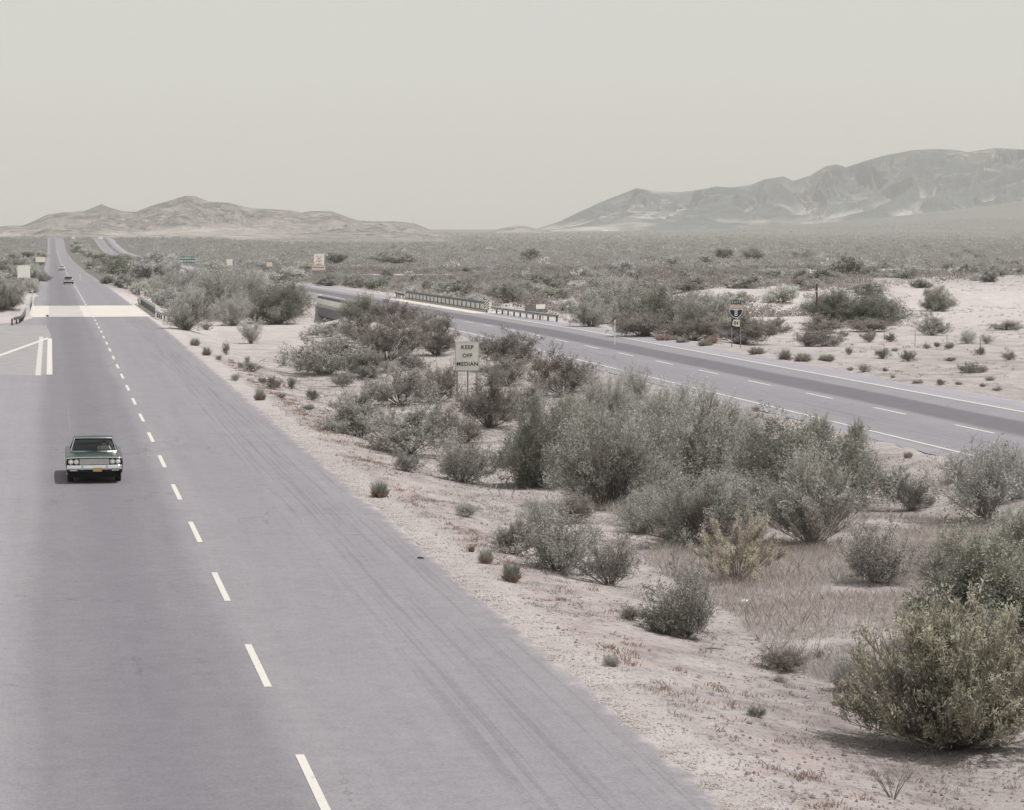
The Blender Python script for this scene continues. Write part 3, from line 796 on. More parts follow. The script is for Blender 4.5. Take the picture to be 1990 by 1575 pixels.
# --- the shrubs one can tell apart, by the pixel of their foot in the photograph (cx, by, w, h)
B = bushpx
B('broom_shrub', 1850, 1452, 385, 300, 'big yellow-green broom shrub filling the lower right corner', v=0)
B('mesquite', 1930, 1262, 330, 235, 'broad green mesquite right behind the big yellow-green broom shrub', v=0)
B('bare_shrub', 1735, 1552, 95, 85, 'leafless twiggy shrub on pale sand in front of the big broom shrub', v=0)
B('pale_tumbleweed', 1648, 1345, 75, 75, 'pale wispy dead shrub at the left flank of the big broom shrub', v=2)
B('tumbleweed', 1520, 1303, 92, 48, 'round dry brown shrub alone on pale sand left of the big broom shrub', v=0)
B('green_weed', 1290, 1232, 88, 62, 'low dark green shrub at the foot of a taller grey-green creosote', v=0)
B('sparse_creosote_bush', 1335, 1235, 150, 148, 'grey-green creosote leaning right, nearest the road edge in the lower middle', v=1)
B('brown_weed', 1225, 1205, 44, 34, 'small reddish-brown weed left of the lowest creosote bush', v=1)
B('sparse_creosote_bush', 1185, 1138, 135, 108, 'V-shaped creosote with bare dark forked stems above the sand', v=0)
B('sparse_creosote_bush', 1085, 1112, 150, 130, 'creosote with spreading bare legs between two others near the rusty grass tufts', v=2)
B('brown_creosote_bush', 1000, 1078, 72, 74, 'small brown creosote leaning left, nearest the pavement above the rusty tufts', v=0)
B('grey_shrub', 1052, 1052, 80, 95, 'thin nearly leafless grey bush rising behind the small brown creosote', v=1)
B('tan_shrub', 1432, 1132, 165, 124, 'tan seed-headed fan-shaped shrub with pale stems in the dry grass', v=0)
B('palo_verde', 1352, 1062, 225, 150, 'rounded pale green twiggy bush right behind the tan fan-shaped shrub', v=0)
B('wispy_shrub', 1578, 1062, 175, 172, 'feathery blue-grey bush in front of the darker green mesquite', v=0)
B('mesquite', 1562, 985, 255, 178, 'large dark green mesquite beside the far edge of the median', v=1)
B('palo_verde', 1190, 985, 235, 190, 'big olive palo verde in the middle of the median thicket', v=1)
B('palo_verde', 1340, 955, 220, 190, 'tall wispy palo verde crowning the right side of the median thicket', v=2)
B('mesquite', 1045, 945, 135, 175, 'dark green tree with shaded trunk at the left end of the thicket', v=2)
B('mesquite', 1105, 880, 130, 110, 'olive green crown between the dark tree and the tan wisps', v=0)
B('grey_thicket_bush', 1182, 840, 120, 115, 'pale grey wispy palo verde rising at the back of the thicket', v=0)
B('palo_verde', 1280, 860, 120, 95, 'olive bush at the back of the thicket near the roadway line', v=1)
B('palo_verde', 1400, 880, 100, 100, 'yellowish olive bush between the thicket and the large dark mesquite', v=0)
B('sparse_creosote_bush', 900, 938, 122, 100, 'lone open creosote on sand left of the dark green tree', v=1)
B('sparse_creosote_bush', 792, 916, 58, 46, 'small thin creosote left of the lone open creosote', v=2)
B('creosote_bush', 700, 850, 140, 85, 'olive-grey creosote at the left tip of the row beside the pavement', v=0)
B('creosote_bush', 795, 885, 150, 108, 'wide dark olive creosote bordering the pavement below the median sign', v=1)
B('tumbleweed', 860, 850, 60, 62, 'round rusty-tan shrub left below the median sign', v=1)
B('brown_creosote_bush', 950, 832, 130, 98, 'dark brown creosote just right below the median sign posts', v=1)
B('creosote_bush', 780, 788, 128, 76, 'low grey creosote left of the median sign', v=2)
B('brown_creosote_bush', 850, 782, 90, 76, 'brownish creosote touching the left post of the median sign', v=2)
B('creosote_bush', 632, 728, 155, 76, 'dense olive creosote standing left on the open sand', v=2)
B('creosote_bush', 720, 735, 90, 60, 'grey creosote right behind the dense olive one on the open sand', v=0)
B('brown_creosote_bush', 752, 702, 110, 84, 'purplish creosote with a dark shaded foot on open sand', v=0)
B('brown_creosote_bush', 848, 692, 92, 70, 'purplish creosote behind the upper left of the median sign', v=1)
B('brown_creosote_bush', 985, 712, 115, 75, 'brown creosote hugging the far roadway right of the median sign', v=2)
B('sparse_creosote_bush', 985, 750, 100, 62, 'sparse grey creosote right beside the median sign', v=0)
B('brown_creosote_bush', 1095, 768, 112, 92, 'dark creosote overlapping the near edge line of the far roadway', v=0)
B('grey_shrub', 1235, 778, 78, 78, 'thin grey shrub poking over the near edge line of the far roadway', v=0)
B('grey_shrub', 1338, 822, 98, 92, 'grey creosote on the bank of the far roadway right of the pale wisps', v=2)
B('wispy_shrub', 1592, 868, 48, 58, 'small feathery plant against the far roadway above the dark mesquite', v=1)
B('wispy_shrub', 1665, 862, 30, 42, 'tiny feathery plant against the far roadway', v=2)
B('sparse_creosote_bush', 1772, 992, 78, 88, 'thin creosote on pale sand between the dark mesquite and the frame edge', v=2)
B('grey_shrub', 1915, 1010, 175, 160, 'big smoky grey bush at the right frame edge below the far roadway', v=1)
B('grey_thicket_bush', 1950, 975, 110, 110, 'pale grey bush crowding the right frame edge', v=2)
B('sparse_creosote_bush', 1700, 1132, 148, 124, 'grey-green creosote alone in the dry grass right of the blue-grey bush', v=1)
B('pale_tumbleweed', 905, 1005, 50, 28, 'faint low brown-grey shrub on bare sand beside the pavement', v=0)
B('pale_tumbleweed', 1190, 1295, 34, 26, 'small dead grey weed near the pavement', v=1)
B('green_weed', 1468, 1392, 34, 26, 'tiny green weed on bare sand low in the median', v=1)
B('pale_tumbleweed', 1515, 1325, 30, 16, 'tiny pale weed beneath the round brown shrub', v=1)
B('brown_weed', 1592, 1278, 26, 16, 'tiny brown weed right of the round brown shrub', v=2)
B('tumbleweed', 1795, 985, 45, 25, 'low brown bush beside the thin creosote on the right', v=2)
IT = [(440, 690, 16, 24), (457, 740, 20, 14), (532, 757, 34, 26), (568, 756, 20, 24), (490, 722, 36, 20), (607, 778, 32, 22),
        (600, 797, 26, 12), (425, 700, 14, 10), (510, 745, 22, 12), (402, 642, 22, 14), (468, 715, 14, 12), (548, 773, 20, 9), (640, 830, 24, 12), (480, 706, 12, 14)]
LB = spot_labels(IT, [(430, 'the round green tuft'), (500, 'the sage and rust pavement tuft'), (610, 'the dense olive creosote')], 'small dark weed on open sand, {n} around {m}')
for i, (cx, by, w, h) in enumerate(IT):
    B(['green_weed', 'weed', 'brown_weed'][i % 3], cx, by, w, h, LB[i], 'small weeds on the open median sand', v=i % 3)
B('grey_shrub', 1010, 905, 80, 60, 'thin grey brush just left of the dark green tree trunk', v=2)
B('sparse_brown_bush', 905, 862, 80, 55, 'brown brush between the median sign and the lone open creosote', v=0)
B('creosote_bush', 1020, 800, 90, 60, 'olive creosote filling the gap behind the dark green tree', v=1)
B('grey_shrub', 1130, 812, 80, 60, 'silvery brush behind the olive crown of the thicket', v=0)
B('sparse_brown_bush', 1110, 1015, 100, 60, 'low brown brush beneath the left front of the thicket', v=2)
B('palo_verde', 1265, 1035, 120, 90, 'low grey-olive bush under the middle of the thicket', v=1)
B('creosote_bush', 1470, 1000, 90, 80, 'olive creosote between the pale green bush and the large dark mesquite', v=0)
B('brown_creosote_bush', 1462, 905, 80, 60, 'brown creosote left behind the large dark mesquite', v=1)
B('grey_shrub', 1445, 850, 90, 60, 'grey wisps along the bank left of the large dark mesquite', v=1)
B('wispy_shrub', 1648, 985, 100, 110, 'feathery olive bush at the right side of the large dark mesquite', v=0)
B('sparse_creosote_bush', 1840, 1120, 120, 80, 'thin creosote in the dry grass above the broad green mesquite', v=1)
B('grey_shrub', 1860, 935, 70, 60, 'small silvery bush under the far roadway near the right frame edge', v=0)
B('mesquite', 1985, 1130, 130, 140, 'dark green bush cut by the right frame edge above the broad mesquite', v=0)
B('sparse_brown_bush', 915, 905, 60, 40, 'low brown twigs right behind the lone open creosote', v=1)
B('sparse_creosote_bush', 668, 752, 46, 32, 'small grey creosote below the dense olive one', v=0)
B('sparse_creosote_bush', 700, 790, 60, 36, 'thin creosote above the leftmost tip of the roadside row', v=1)
B('grey_shrub', 488, 668, 50, 58, 'pale silver shrub on sand right of the left bridge thicket', v=0)
B('palo_verde', 362, 642, 92, 82, 'rounded olive bush at the end of the left guard rail', v=0)
B('mesquite', 540, 630, 122, 84, 'wide dark green mesquite left of the second bridge', v=1)
B('grey_thicket_bush', 455, 634, 62, 66, 'mauve-grey bush beside the pale silver shrub', v=1)
B('palo_verde', 420, 612, 100, 84, 'tall grey-green palo verde behind the left guard rail', v=1)
B('grey_thicket_bush', 470, 600, 90, 84, 'tan-grey palo verde in the middle of the wash thicket', v=2)
B('grey_thicket_bush', 345, 585, 110, 60, 'pale hazy palo verde behind the left bridge rail', v=0)
B('mesquite', 702, 630, 84, 56, 'teal-green mesquite in front of the second bridge rail', v=0)
B('creosote_bush', 640, 655, 84, 34, 'low grey creosote under the second bridge end', v=1)
B('brown_creosote_bush', 772, 640, 90, 62, 'purplish creosote covering the second bridge rail', v=0)
B('brown_creosote_bush', 700, 668, 80, 50, 'purplish creosote in the middle of the upper median row', v=1)
B('creosote_bush', 835, 644, 66, 40, 'grey creosote beside the end of the second bridge', v=2)
B('creosote_bush', 800, 720, 60, 40, 'thin creosote left behind the median sign', v=1)

# beyond the far roadway
B('palo_verde', 1148, 636, 74, 56, 'dome-shaped green bush at the left end of the roadside thicket', v=2)
B('palo_verde', 1200, 628, 125, 90, 'tall yellowish palo verde above the left part of the roadside thicket', v=0)
B('mesquite', 1285, 640, 140, 84, 'deep green mesquite in the middle of the roadside thicket', v=2)
B('palo_verde', 1372, 648, 120, 76, 'olive bush left behind the route marker sign', v=1)
B('brown_creosote_bush', 1250, 655, 110, 50, 'brownish creosote at the front of the roadside thicket', v=2)
B('brown_creosote_bush', 1345, 662, 110, 46, 'brownish creosote left in front of the route marker sign', v=0)
B('brown_creosote_bush', 1440, 670, 120, 66, 'brownish creosote right behind the route marker posts', v=1)
B('creosote_bush', 1500, 650, 60, 35, 'low creosote right of the route marker thicket', v=0)
B('green_scrub_bush', 1520, 588, 66, 34, 'pale grey-green bush beyond the sandy wash left of the dark post', v=0)
B('mesquite', 1622, 628, 110, 66, 'bright green mesquite right of the dark wooden post', v=0)
B('mesquite', 1700, 632, 125, 68, 'green mesquite on the sandy wash, right one of the pair', v=1)
B('brown_creosote_bush', 1600, 648, 90, 34, 'brown creosote under the left green mesquite on the wash', v=1)
B('brown_creosote_bush', 1690, 645, 90, 30, 'brown creosote under the right green mesquite on the wash', v=2)
B('mesquite', 1820, 604, 64, 48, 'compact dark green bush standing on the pale terrace', v=2)
B('creosote_bush', 1812, 652, 62, 40, 'grey creosote on the sandy wash near the right frame edge', v=1)
B('sparse_creosote_bush', 1690, 665, 34, 26, 'small thin creosote below the green mesquites on the wash', v=0)
B('creosote_bush', 1605, 674, 64, 34, 'grey creosote left below the green mesquites on the wash', v=2)
B('sparse_brown_bush', 1568, 674, 50, 36, 'sparse brown creosote on sand right of the route marker sign', v=1)
B('grey_shrub', 1880, 668, 34, 30, 'small pale shrub on the sand near the right frame edge', v=2)
B('grey_shrub', 1918, 668, 26, 20, 'smaller pale shrub beside another at the right frame edge', v=1)
B('creosote_bush', 1955, 642, 60, 20, 'low green creosote cut by the right frame edge', v=0)
B('green_weed', 1716, 697, 28, 20, 'dark little bush on the sand right of the roadside tufts', v=0)
B('green_weed', 1765, 702, 30, 22, 'brown and green little bush on the open roadside sand', v=2)
B('green_weed', 1888, 724, 44, 22, 'wide dark green low bush at the far roadway edge on the right', v=1)
B('green_weed', 1910, 724, 18, 12, 'tiny green bush touching the wide low bush', v=0)
B('weed', 1680, 723, 26, 16, 'grey little bush at the far roadway shoulder', v=1)
B('weed', 1960, 700, 26, 18, 'grey little bush at the right frame edge by the far roadway', v=2)
IT = [(1740, 683, 14, 8), (1652, 720, 12, 8), (1720, 722, 12, 8), (1735, 735, 10, 8), (1785, 745, 20, 8), (1828, 748, 18, 12), (1862, 748, 16, 8), (1910, 752, 12, 8),
        (1848, 702, 26, 8), (1800, 678, 16, 12), (1845, 678, 18, 14), (1905, 690, 22, 16), (1650, 690, 14, 18), (1925, 740, 16, 10), (1820, 675, 14, 10), (1940, 760, 20, 10), (1640, 655, 20, 14), (1730, 665, 24, 18)]
LB = spot_labels(IT, [(1650, 'the roadside sage tufts'), (1740, 'the green mesquite pair'), (1820, 'the terrace bush'), (1930, 'the right frame edge')], 'little weed past the far roadway, {n} below {m}')
for i, (cx, by, w, h) in enumerate(IT):
    B(['weed', 'green_weed', 'brown_weed'][i % 3], cx, by, w, h, LB[i], 'little weeds beyond the far roadway', v=i % 3)

# left side of the left roadway
IT = [(62, 540, 34, 26, 'green_scrub_bush'), (84, 548, 28, 22, 'scrub_bush'), (30, 545, 40, 34, 'green_scrub_bush'), (60, 570, 34, 28, 'green_scrub_bush'),
        (30, 585, 50, 36, 'palo_verde'), (5, 600, 60, 46, 'mesquite'), (74, 515, 24, 14, 'dark_scrub_bush'), (40, 520, 40, 18, 'scrub_bush'), (10, 530, 40, 26, 'scrub_bush'), (82, 500, 22, 12, 'green_scrub_bush'), (55, 500, 30, 12, 'dark_scrub_bush'), (25, 505, 30, 12, 'scrub_bush'), (2, 560, 40, 30, 'green_scrub_bush')]
LB = spot_labels(IT, [(0, 'the frame edge'), (60, 'the white signs'), (90, 'the pavement')], '{look} bush left of the left roadway, {n} toward {m}')
for i, (cx, by, w, h, k) in enumerate(IT):
    B(k, cx, by, w, h, LB[i], 'bushes left of the left roadway', v=i % 3)
# narrow median scrub towards the crest, and the wash thicket between the bridges
IT = [(178, 525, 26, 18, 'scrub_bush'), (200, 532, 28, 18, 'green_scrub_bush'), (152, 492, 26, 14, 'dark_scrub_bush'), (172, 500, 34, 18, 'green_scrub_bush'), (192, 510, 36, 18, 'dark_scrub_bush'),
        (160, 482, 26, 9, 'green_scrub_bush'), (150, 475, 18, 6, 'scrub_bush'), (140, 480, 12, 8, 'pale_scrub_bush'), (230, 535, 56, 34, 'dark_scrub_bush'), (255, 525, 56, 30, 'dark_scrub_bush'),
        (290, 545, 74, 40, 'pale_scrub_bush'), (300, 525, 70, 36, 'pale_scrub_bush'), (208, 552, 30, 16, 'dark_scrub_bush'), (245, 562, 50, 28, 'scrub_bush'), (275, 575, 50, 30, 'pale_scrub_bush'),
        (330, 545, 60, 40, 'pale_scrub_bush'), (380, 560, 80, 44, 'pale_scrub_bush'), (430, 560, 80, 44, 'green_scrub_bush'), (500, 565, 90, 36, 'green_scrub_bush'), (410, 585, 70, 50, 'pale_scrub_bush'),
        (520, 590, 80, 40, 'pale_scrub_bush'), (570, 590, 60, 36, 'green_scrub_bush'), (470, 548, 70, 30, 'pale_scrub_bush'), (540, 552, 80, 28, 'scrub_bush'), (325, 600, 56, 44, 'pale_scrub_bush'),
        (572, 612, 44, 26, 'scrub_bush'), (312, 560, 50, 30, 'green_scrub_bush'), (370, 605, 60, 50, 'green_scrub_bush'), (500, 612, 50, 40, 'pale_scrub_bush')]
LB = spot_labels(IT, [(150, 'the crest road'), (200, 'the narrowest far median'), (275, 'the broad white marker post'), (364, 'the green guide sign'), (446, 'the blank cream sign'), (540, 'the pinkish sign')], '{look} median thicket bush, {n} of those below {m}')
for i, (cx, by, w, h, k) in enumerate(IT):
    B(k, cx, by, w, h, LB[i], 'bushes of the far median thicket', v=i % 3)
# larger bushes on the plain beyond the far roadway
IT = [(1034, 505, 38, 24, 'dark_scrub_bush'), (1408, 502, 42, 20, 'dark_scrub_bush'), (1463, 503, 38, 20, 'dark_scrub_bush'), (1652, 540, 70, 46, 'scrub_bush'), (655, 514, 50, 24, 'dark_scrub_bush'),
        (770, 512, 90, 26, 'scrub_bush'), (1310, 516, 34, 22, 'pale_scrub_bush'), (1370, 510, 36, 16, 'pale_scrub_bush'), (1560, 500, 46, 18, 'pale_scrub_bush'), (1215, 530, 46, 26, 'pale_scrub_bush'),
        (1165, 560, 70, 30, 'scrub_bush'), (1060, 565, 90, 34, 'scrub_bush'), (980, 590, 80, 46, 'palo_verde'), (905, 575, 70, 34, 'scrub_bush'), (860, 575, 60, 34, 'green_scrub_bush'), (735, 565, 50, 28, 'dark_scrub_bush'),
        (640, 556, 50, 18, 'scrub_bush'), (690, 560, 60, 24, 'scrub_bush'), (560, 545, 70, 26, 'pale_scrub_bush'), (600, 530, 60, 22, 'green_scrub_bush'), (500, 530, 60, 22, 'scrub_bush'), (420, 535, 60, 26, 'green_scrub_bush'),
        (1080, 585, 60, 26, 'dark_scrub_bush'), (1010, 575, 60, 30, 'scrub_bush'), (1760, 540, 60, 24, 'green_scrub_bush'), (1890, 535, 60, 24, 'scrub_bush'), (1600, 545, 60, 24, 'scrub_bush'), (1450, 560, 80, 28, 'scrub_bush'),
        (1340, 565, 80, 30, 'scrub_bush'), (1560, 565, 70, 26, 'scrub_bush'), (1690, 570, 70, 24, 'scrub_bush'), (1500, 540, 50, 20, 'pale_scrub_bush'), (1250, 570, 70, 30, 'scrub_bush'), (240, 515, 60, 22, 'dark_scrub_bush'), (205, 515, 40, 16, 'dark_scrub_bush'),
        (1105, 605, 50, 26, 'pale_scrub_bush'), (930, 600, 50, 30, 'pale_scrub_bush'), (870, 590, 40, 24, 'pale_scrub_bush'), (1430, 590, 60, 26, 'green_scrub_bush'), (1790, 560, 40, 18, 'scrub_bush')]
LB = spot_labels(IT, [(210, 'the far median'), (446, 'the cream sign'), (620, 'the tall white billboard'), (770, 'the start of the long bridge rail'), (880, 'the long bridge rail'), (980, 'the striped marker'), (1070, 'the small white sign'), (1195, 'the thin white post'), (1310, 'the roadside thicket'), (1430, 'the route marker'), (1588, 'the dark wooden post'), (1710, 'the right green mesquite'), (1850, 'the pale terrace')], '{look} rounded plain bush, {n} of those behind {m}')
for i, (cx, by, w, h, k) in enumerate(IT):
    B(k, cx, by, w, h, LB[i], 'larger bushes on the plain', v=i % 3)

def clear_of_roads(X, Y, m=2.):
    return not (left_edge(Y) - m < X < RE + m or L2 - m < X < R2 + m)
def sandy(X, Y):
    """the open wash and the terrace stay nearly bare"""
    c = 335 + max(X - 50, 0) * .30; w = 36 + max(X - 50, 0) * .38
    return X > 75 and abs(Y - c) < w
k = 0; tries = 0
while k < 95 and tries < 9000:
    tries += 1
    Y = rg.uniform(250, 900) if tries % 3 else rg.uniform(320, 520); X = rg.uniform(-.1, .42) * Y
    if not clear_of_roads(X, Y, 3.5) or sandy(X, Y) or (X < R2 and Y < 350) or (Y < 300 and X < 60): continue
    if X > 50 and Y < 340 and rg.random() < .4: continue
    kind = ['scrub_bush', 'green_scrub_bush', 'pale_scrub_bush', 'dark_scrub_bush', 'scrub_bush', 'scrub_bush'][rg.integers(6)]
    s = rg.uniform(.6, 1.3)
    plant(kind, (X, Y, float(ground(X, Y)) - .05), 3.2 * s, 1.9 * s, 'dusty scrub bush among many alike on the middle plain', 'scattered bushes of the middle plain', v=int(rg.integers(3)))
    k += 1

# --- scrub nobody could count: creosote flats to the foot of the hills
def scrub_field(name, n, gen, size, quads, leafm, label):
    P = gen(n); n = len(P)
    Z = ground(P[:, 0], P[:, 1])
    q = quads
    s = rg.uniform(.55, 1.35, n) * size * (.7 + .6 * vnoise(P[:, 0] / 40., P[:, 1] / 40., 77))
    th = rg.uniform(0, 2 * np.pi, (n, q)); u = rg.random((n, q)) ** .5
    zz = np.sqrt(np.clip(1 - u ** 2 * .8, 0, 1)) * rg.uniform(.15, 1., (n, q))
    c = np.stack([P[:, 0:1] + np.cos(th) * u * s[:, None] * .95, P[:, 1:2] + np.sin(th) * u * s[:, None] * .95, Z[:, None] + zz * s[:, None] * .95], -1).reshape(-1, 3)
    ls = np.repeat(s, q) * rg.uniform(.22, .5, n * q) * (16. / q) ** .4
    v, f = quads_at(c, rg.normal(size=c.shape), ls, ls * .75, rg)
    tone = np.clip(np.repeat(rg.normal(.5, .22, n), q) + rg.normal(0, .12, n * q), 0, 1)
    o = link(name, mesh_np(name, v, f, 4, leafm, tone=tone))
    o['kind'] = 'stuff'; o['label'] = label; return o

def gen_zone(y0, y1, x0, x1, dens, sd, side=None):
    def g(n):
        Y = np.sqrt(rg.uniform(y0 ** 2, y1 ** 2, n)); X = Y * rg.uniform(x0, x1, n)
        keep = fbm(X / dens, Y / dens, sd, 3) > rg.uniform(.25, .55, n)
        le = left_edge(Y)
        keep &= ~((X > le - 3) & (X < RE + 3)) & ~((X > L2 - 3) & (X < R2 + 5))
        c = 335 + np.maximum(X - 50, 0) * .30; w = 36 + np.maximum(X - 50, 0) * .38
        keep &= ~((X > 75) & (np.abs(Y - c) < w))
        band = np.abs(Y - 700 - X * .45) < 14 + 16 * fbm(X / 30., Y * 0, 9, 2)
        keep &= ~(band & (X > 70) & (fbm(X / 14., Y / 30., 12, 2) > .40))
        return np.stack([X, Y], -1)[keep]
    return g
scrub_field('creosote_flat', 10000, gen_zone(330, 900, -.16, .52, 35., 31), 1.15, 60, M['leaf_brown'], 'low grey-brown creosote scrub covering the plain beyond the roads')
def near_flat(n):
    Y = rg.uniform(322, 470, n); X = rg.uniform(52, 150, n)
    keep = (X < 98 + (Y - 322) * .35 - 12 * fbm(Y / 15., Y * 0, 4, 2)) & (X > R2 + 5)
    keep &= fbm(X / 14., Y / 14., 19, 3) > rg.uniform(.2, .5, n)
    return np.stack([X, Y], -1)[keep]
scrub_field('roadside_flat', 1100, near_flat, 1.2, 130, M['leaf_brown'], 'grey-brown creosote scrub right behind the far roadside thicket')
scrub_field('far_creosote_flat', 34000, gen_zone(850, 3300, -.16, .52, 90., 33), 1.5, 22, M['leaf_creosote'], 'endless low scrub on the far plain below the hills')
scrub_field('far_palo_verdes', 1500, gen_zone(600, 3600, -.16, .52, 150., 37), 2.6, 34, M['leaf_palo'], 'hazy pale bushes scattered through the far scrub')
scrub_field('far_mesquites', 2600, gen_zone(560, 3600, -.16, .52, 120., 41), 2.2, 40, M['leaf_mesq'], 'darker green bushes scattered through the far scrub')
scrub_field('distant_scrub', 14000, gen_zone(3200, 6500, -.14, .50, 220., 38), 3.0, 9, M['leaf_creosote'], 'specks of scrub on the most distant flats')

# ------------------------------------------------------------------ grass, tufts, litter on the ground
def blades(name, P, h, wd, lean, m, tone0=.5, parent=None):
    n = len(P); Zg = ground(P[:, 0], P[:, 1]) - .01 if parent is None else np.zeros(n)
    hh = h * rg.uniform(.5, 1.3, n); a = rg.uniform(0, 2 * np.pi, n); b = rg.uniform(0, 2 * np.pi, n); ln = lean * rg.uniform(.2, 1., n) * hh
    B0 = np.stack([P[:, 0], P[:, 1], Zg], -1); S = np.stack([np.cos(b), np.sin(b), 0 * b], -1) * (wd * rg.uniform(.6, 1.3, n))[:, None]
    Tp = B0 + np.stack([np.cos(a) * ln, np.sin(a) * ln, hh], -1)
    Md = B0 + np.stack([np.cos(a) * ln * .35, np.sin(a) * ln * .35, hh * .6], -1)
    V = np.stack([B0 - S, B0 + S, Md + S * .8, Tp, Md - S * .8], 1).reshape(-1, 3)
    f = np.arange(n * 5)
    tone = np.clip(rg.normal(tone0, .2, n), 0, 1)
    o = link(name, mesh_np(name, V, f, 5, m, tone=tone), parent); return o

def region(n, poly, thr=.42, sc=3.):
    """random ground points inside an area traced on the photograph's ground"""
    Q = np.array([list(hit(*p)[0])[:2] for p in poly]); lo, hi = Q.min(0), Q.max(0)
    P = rg.uniform(lo, hi, (n, 2)); ins = np.zeros(n, bool); j = len(Q) - 1
    for i in range(len(Q)):
        c = ((Q[i, 1] > P[:, 1]) != (Q[j, 1] > P[:, 1])) & (P[:, 0] < (Q[j, 0] - Q[i, 0]) * (P[:, 1] - Q[i, 1]) / (Q[j, 1] - Q[i, 1] + 1e-12) + Q[i, 0])
        ins ^= c; j = i
    P = P[ins]; return P[fbm(P[:, 0] / sc, P[:, 1] / sc, 51, 3) > thr + rg.normal(0, .05, len(P))]
def stuff(o, label): o['kind'] = 'stuff'; o['label'] = label; return o
P1 = region(150000, [(1250, 1090), (1400, 1180), (1470, 1250), (1600, 1330), (1700, 1320), (1780, 1200), (1990, 1150), (1990, 1020), (1800, 1010), (1640, 1010), (1480, 990), (1330, 1010)], .36)
stuff(blades('dry_grass', P1, .25, .0035, .8, M['leaf_straw']), 'pale dry grass thick on the median floor around the shrubs')
P2 = region(26000, [(1180, 1000), (1290, 1060), (1440, 1000), (1500, 960), (1300, 900), (1000, 860), (960, 900)], .40)
P3 = region(30000, [(560, 700), (900, 640), (1180, 690), (1400, 800), (1480, 960), (1300, 1080), (1000, 1080), (860, 930), (640, 850)], .47, 2.)
stuff(blades('dead_brush', P3, .30, .006, 1.0, M['leaf_grey']), 'dead grey twigs and litter between the median creosotes')
stuff(blades('thicket_grass', P2, .40, .007, .6, M['leaf_straw']), 'dry grass beneath the median thicket')
def weeds_field(name, P, h, r, nb_, m, tone0, wd=.006):
    Q = np.repeat(P, nb_, 0) + rg.normal(0, r, (len(P) * nb_, 2))
    return blades(name, Q, h, wd, 1.2, m, tone0)
Pw = np.stack([11.5 + np.abs(rg.normal(0, .8, 900)), rg.uniform(38, 190, 900)], -1); Pw = Pw[fbm(Pw[:, 0] * .9, Pw[:, 1] / 2., 61, 3) > .5]
stuff(weeds_field('edge_weeds', Pw, .10, .09, 14, M['leaf_rust'], .45, .008), 'low rusty dry weeds along the gravel edge')
Pm = np.stack([rg.uniform(11.0, 33, 11000), 38 + 150 * rg.random(11000) ** 1.3], -1); Pm = Pm[fbm(Pm[:, 0] / 3., Pm[:, 1] / 3., 63, 3) > .46]
stuff(weeds_field('dead_weeds', Pm, .085, .08, 12, M['leaf_brown'], .6), 'tiny dead weeds peppering the median sand')
Po = np.stack([rg.uniform(50.5, 190, 9000), rg.uniform(120, 460, 9000)], -1); Po = Po[fbm(Po[:, 0] / 4., Po[:, 1] / 4., 65, 3) > .5]
stuff(weeds_field('roadside_weeds', Po, .16, .12, 12, M['leaf_brown'], .6, .012), 'tiny dead weeds beyond the far roadway')

def stones(name, P, s0, s1, m, label):
    n = len(P); s = rg.uniform(s0, s1, n) * rg.uniform(.5, 1., n)
    oc = np.array([[1, 0, 0], [0, 1, 0], [-1, 0, 0], [0, -1, 0], [0, 0, .8], [0, 0, -.6]], float)
    V = oc[None] * s[:, None, None] * rg.uniform(.6, 1.2, (n, 6, 3))
    a = rg.uniform(0, 6.28, n); ca, sa = np.cos(a)[:, None], np.sin(a)[:, None]
    X = V[..., 0] * ca - V[..., 1] * sa; Y = V[..., 0] * sa + V[..., 1] * ca
    Zg = ground(P[:, 0], P[:, 1])
    V = np.stack([X + P[:, :1], Y + P[:, 1:2], V[..., 2] + Zg[:, None] + .2 * s[:, None]], -1).reshape(-1, 3)
    t = np.array([[0, 1, 4], [1, 2, 4], [2, 3, 4], [3, 0, 4], [1, 0, 5], [2, 1, 5], [3, 2, 5], [0, 3, 5]])
    f = (t[None] + (np.arange(n) * 6)[:, None, None]).reshape(-1)
    o = link(name, mesh_np(name, V, f, 3, m)); o['kind'] = 'stuff'; o['label'] = label
Pg = np.stack([9.9 + rg.exponential(.75, 15000), 38 + 95 * rg.random(15000) ** 1.4], -1); Pg = Pg[Pg[:, 0] < 14]
stones('gravel', Pg, .012, .04, M['stone'], 'loose gravel along the pavement edge')
Pc = np.stack([rg.uniform(10.9, 33, 22000), 38 + 110 * rg.random(22000) ** 1.4], -1); Pc = Pc[fbm(Pc[:, 0] / 2.5, Pc[:, 1] / 2.5, 71, 3) > .47]
stones('median_stones', Pc, .02, .07, mat('dark_clods', (.24, .20, .195), .95, noise=(3, .35)), 'stones and clods on the median sand')

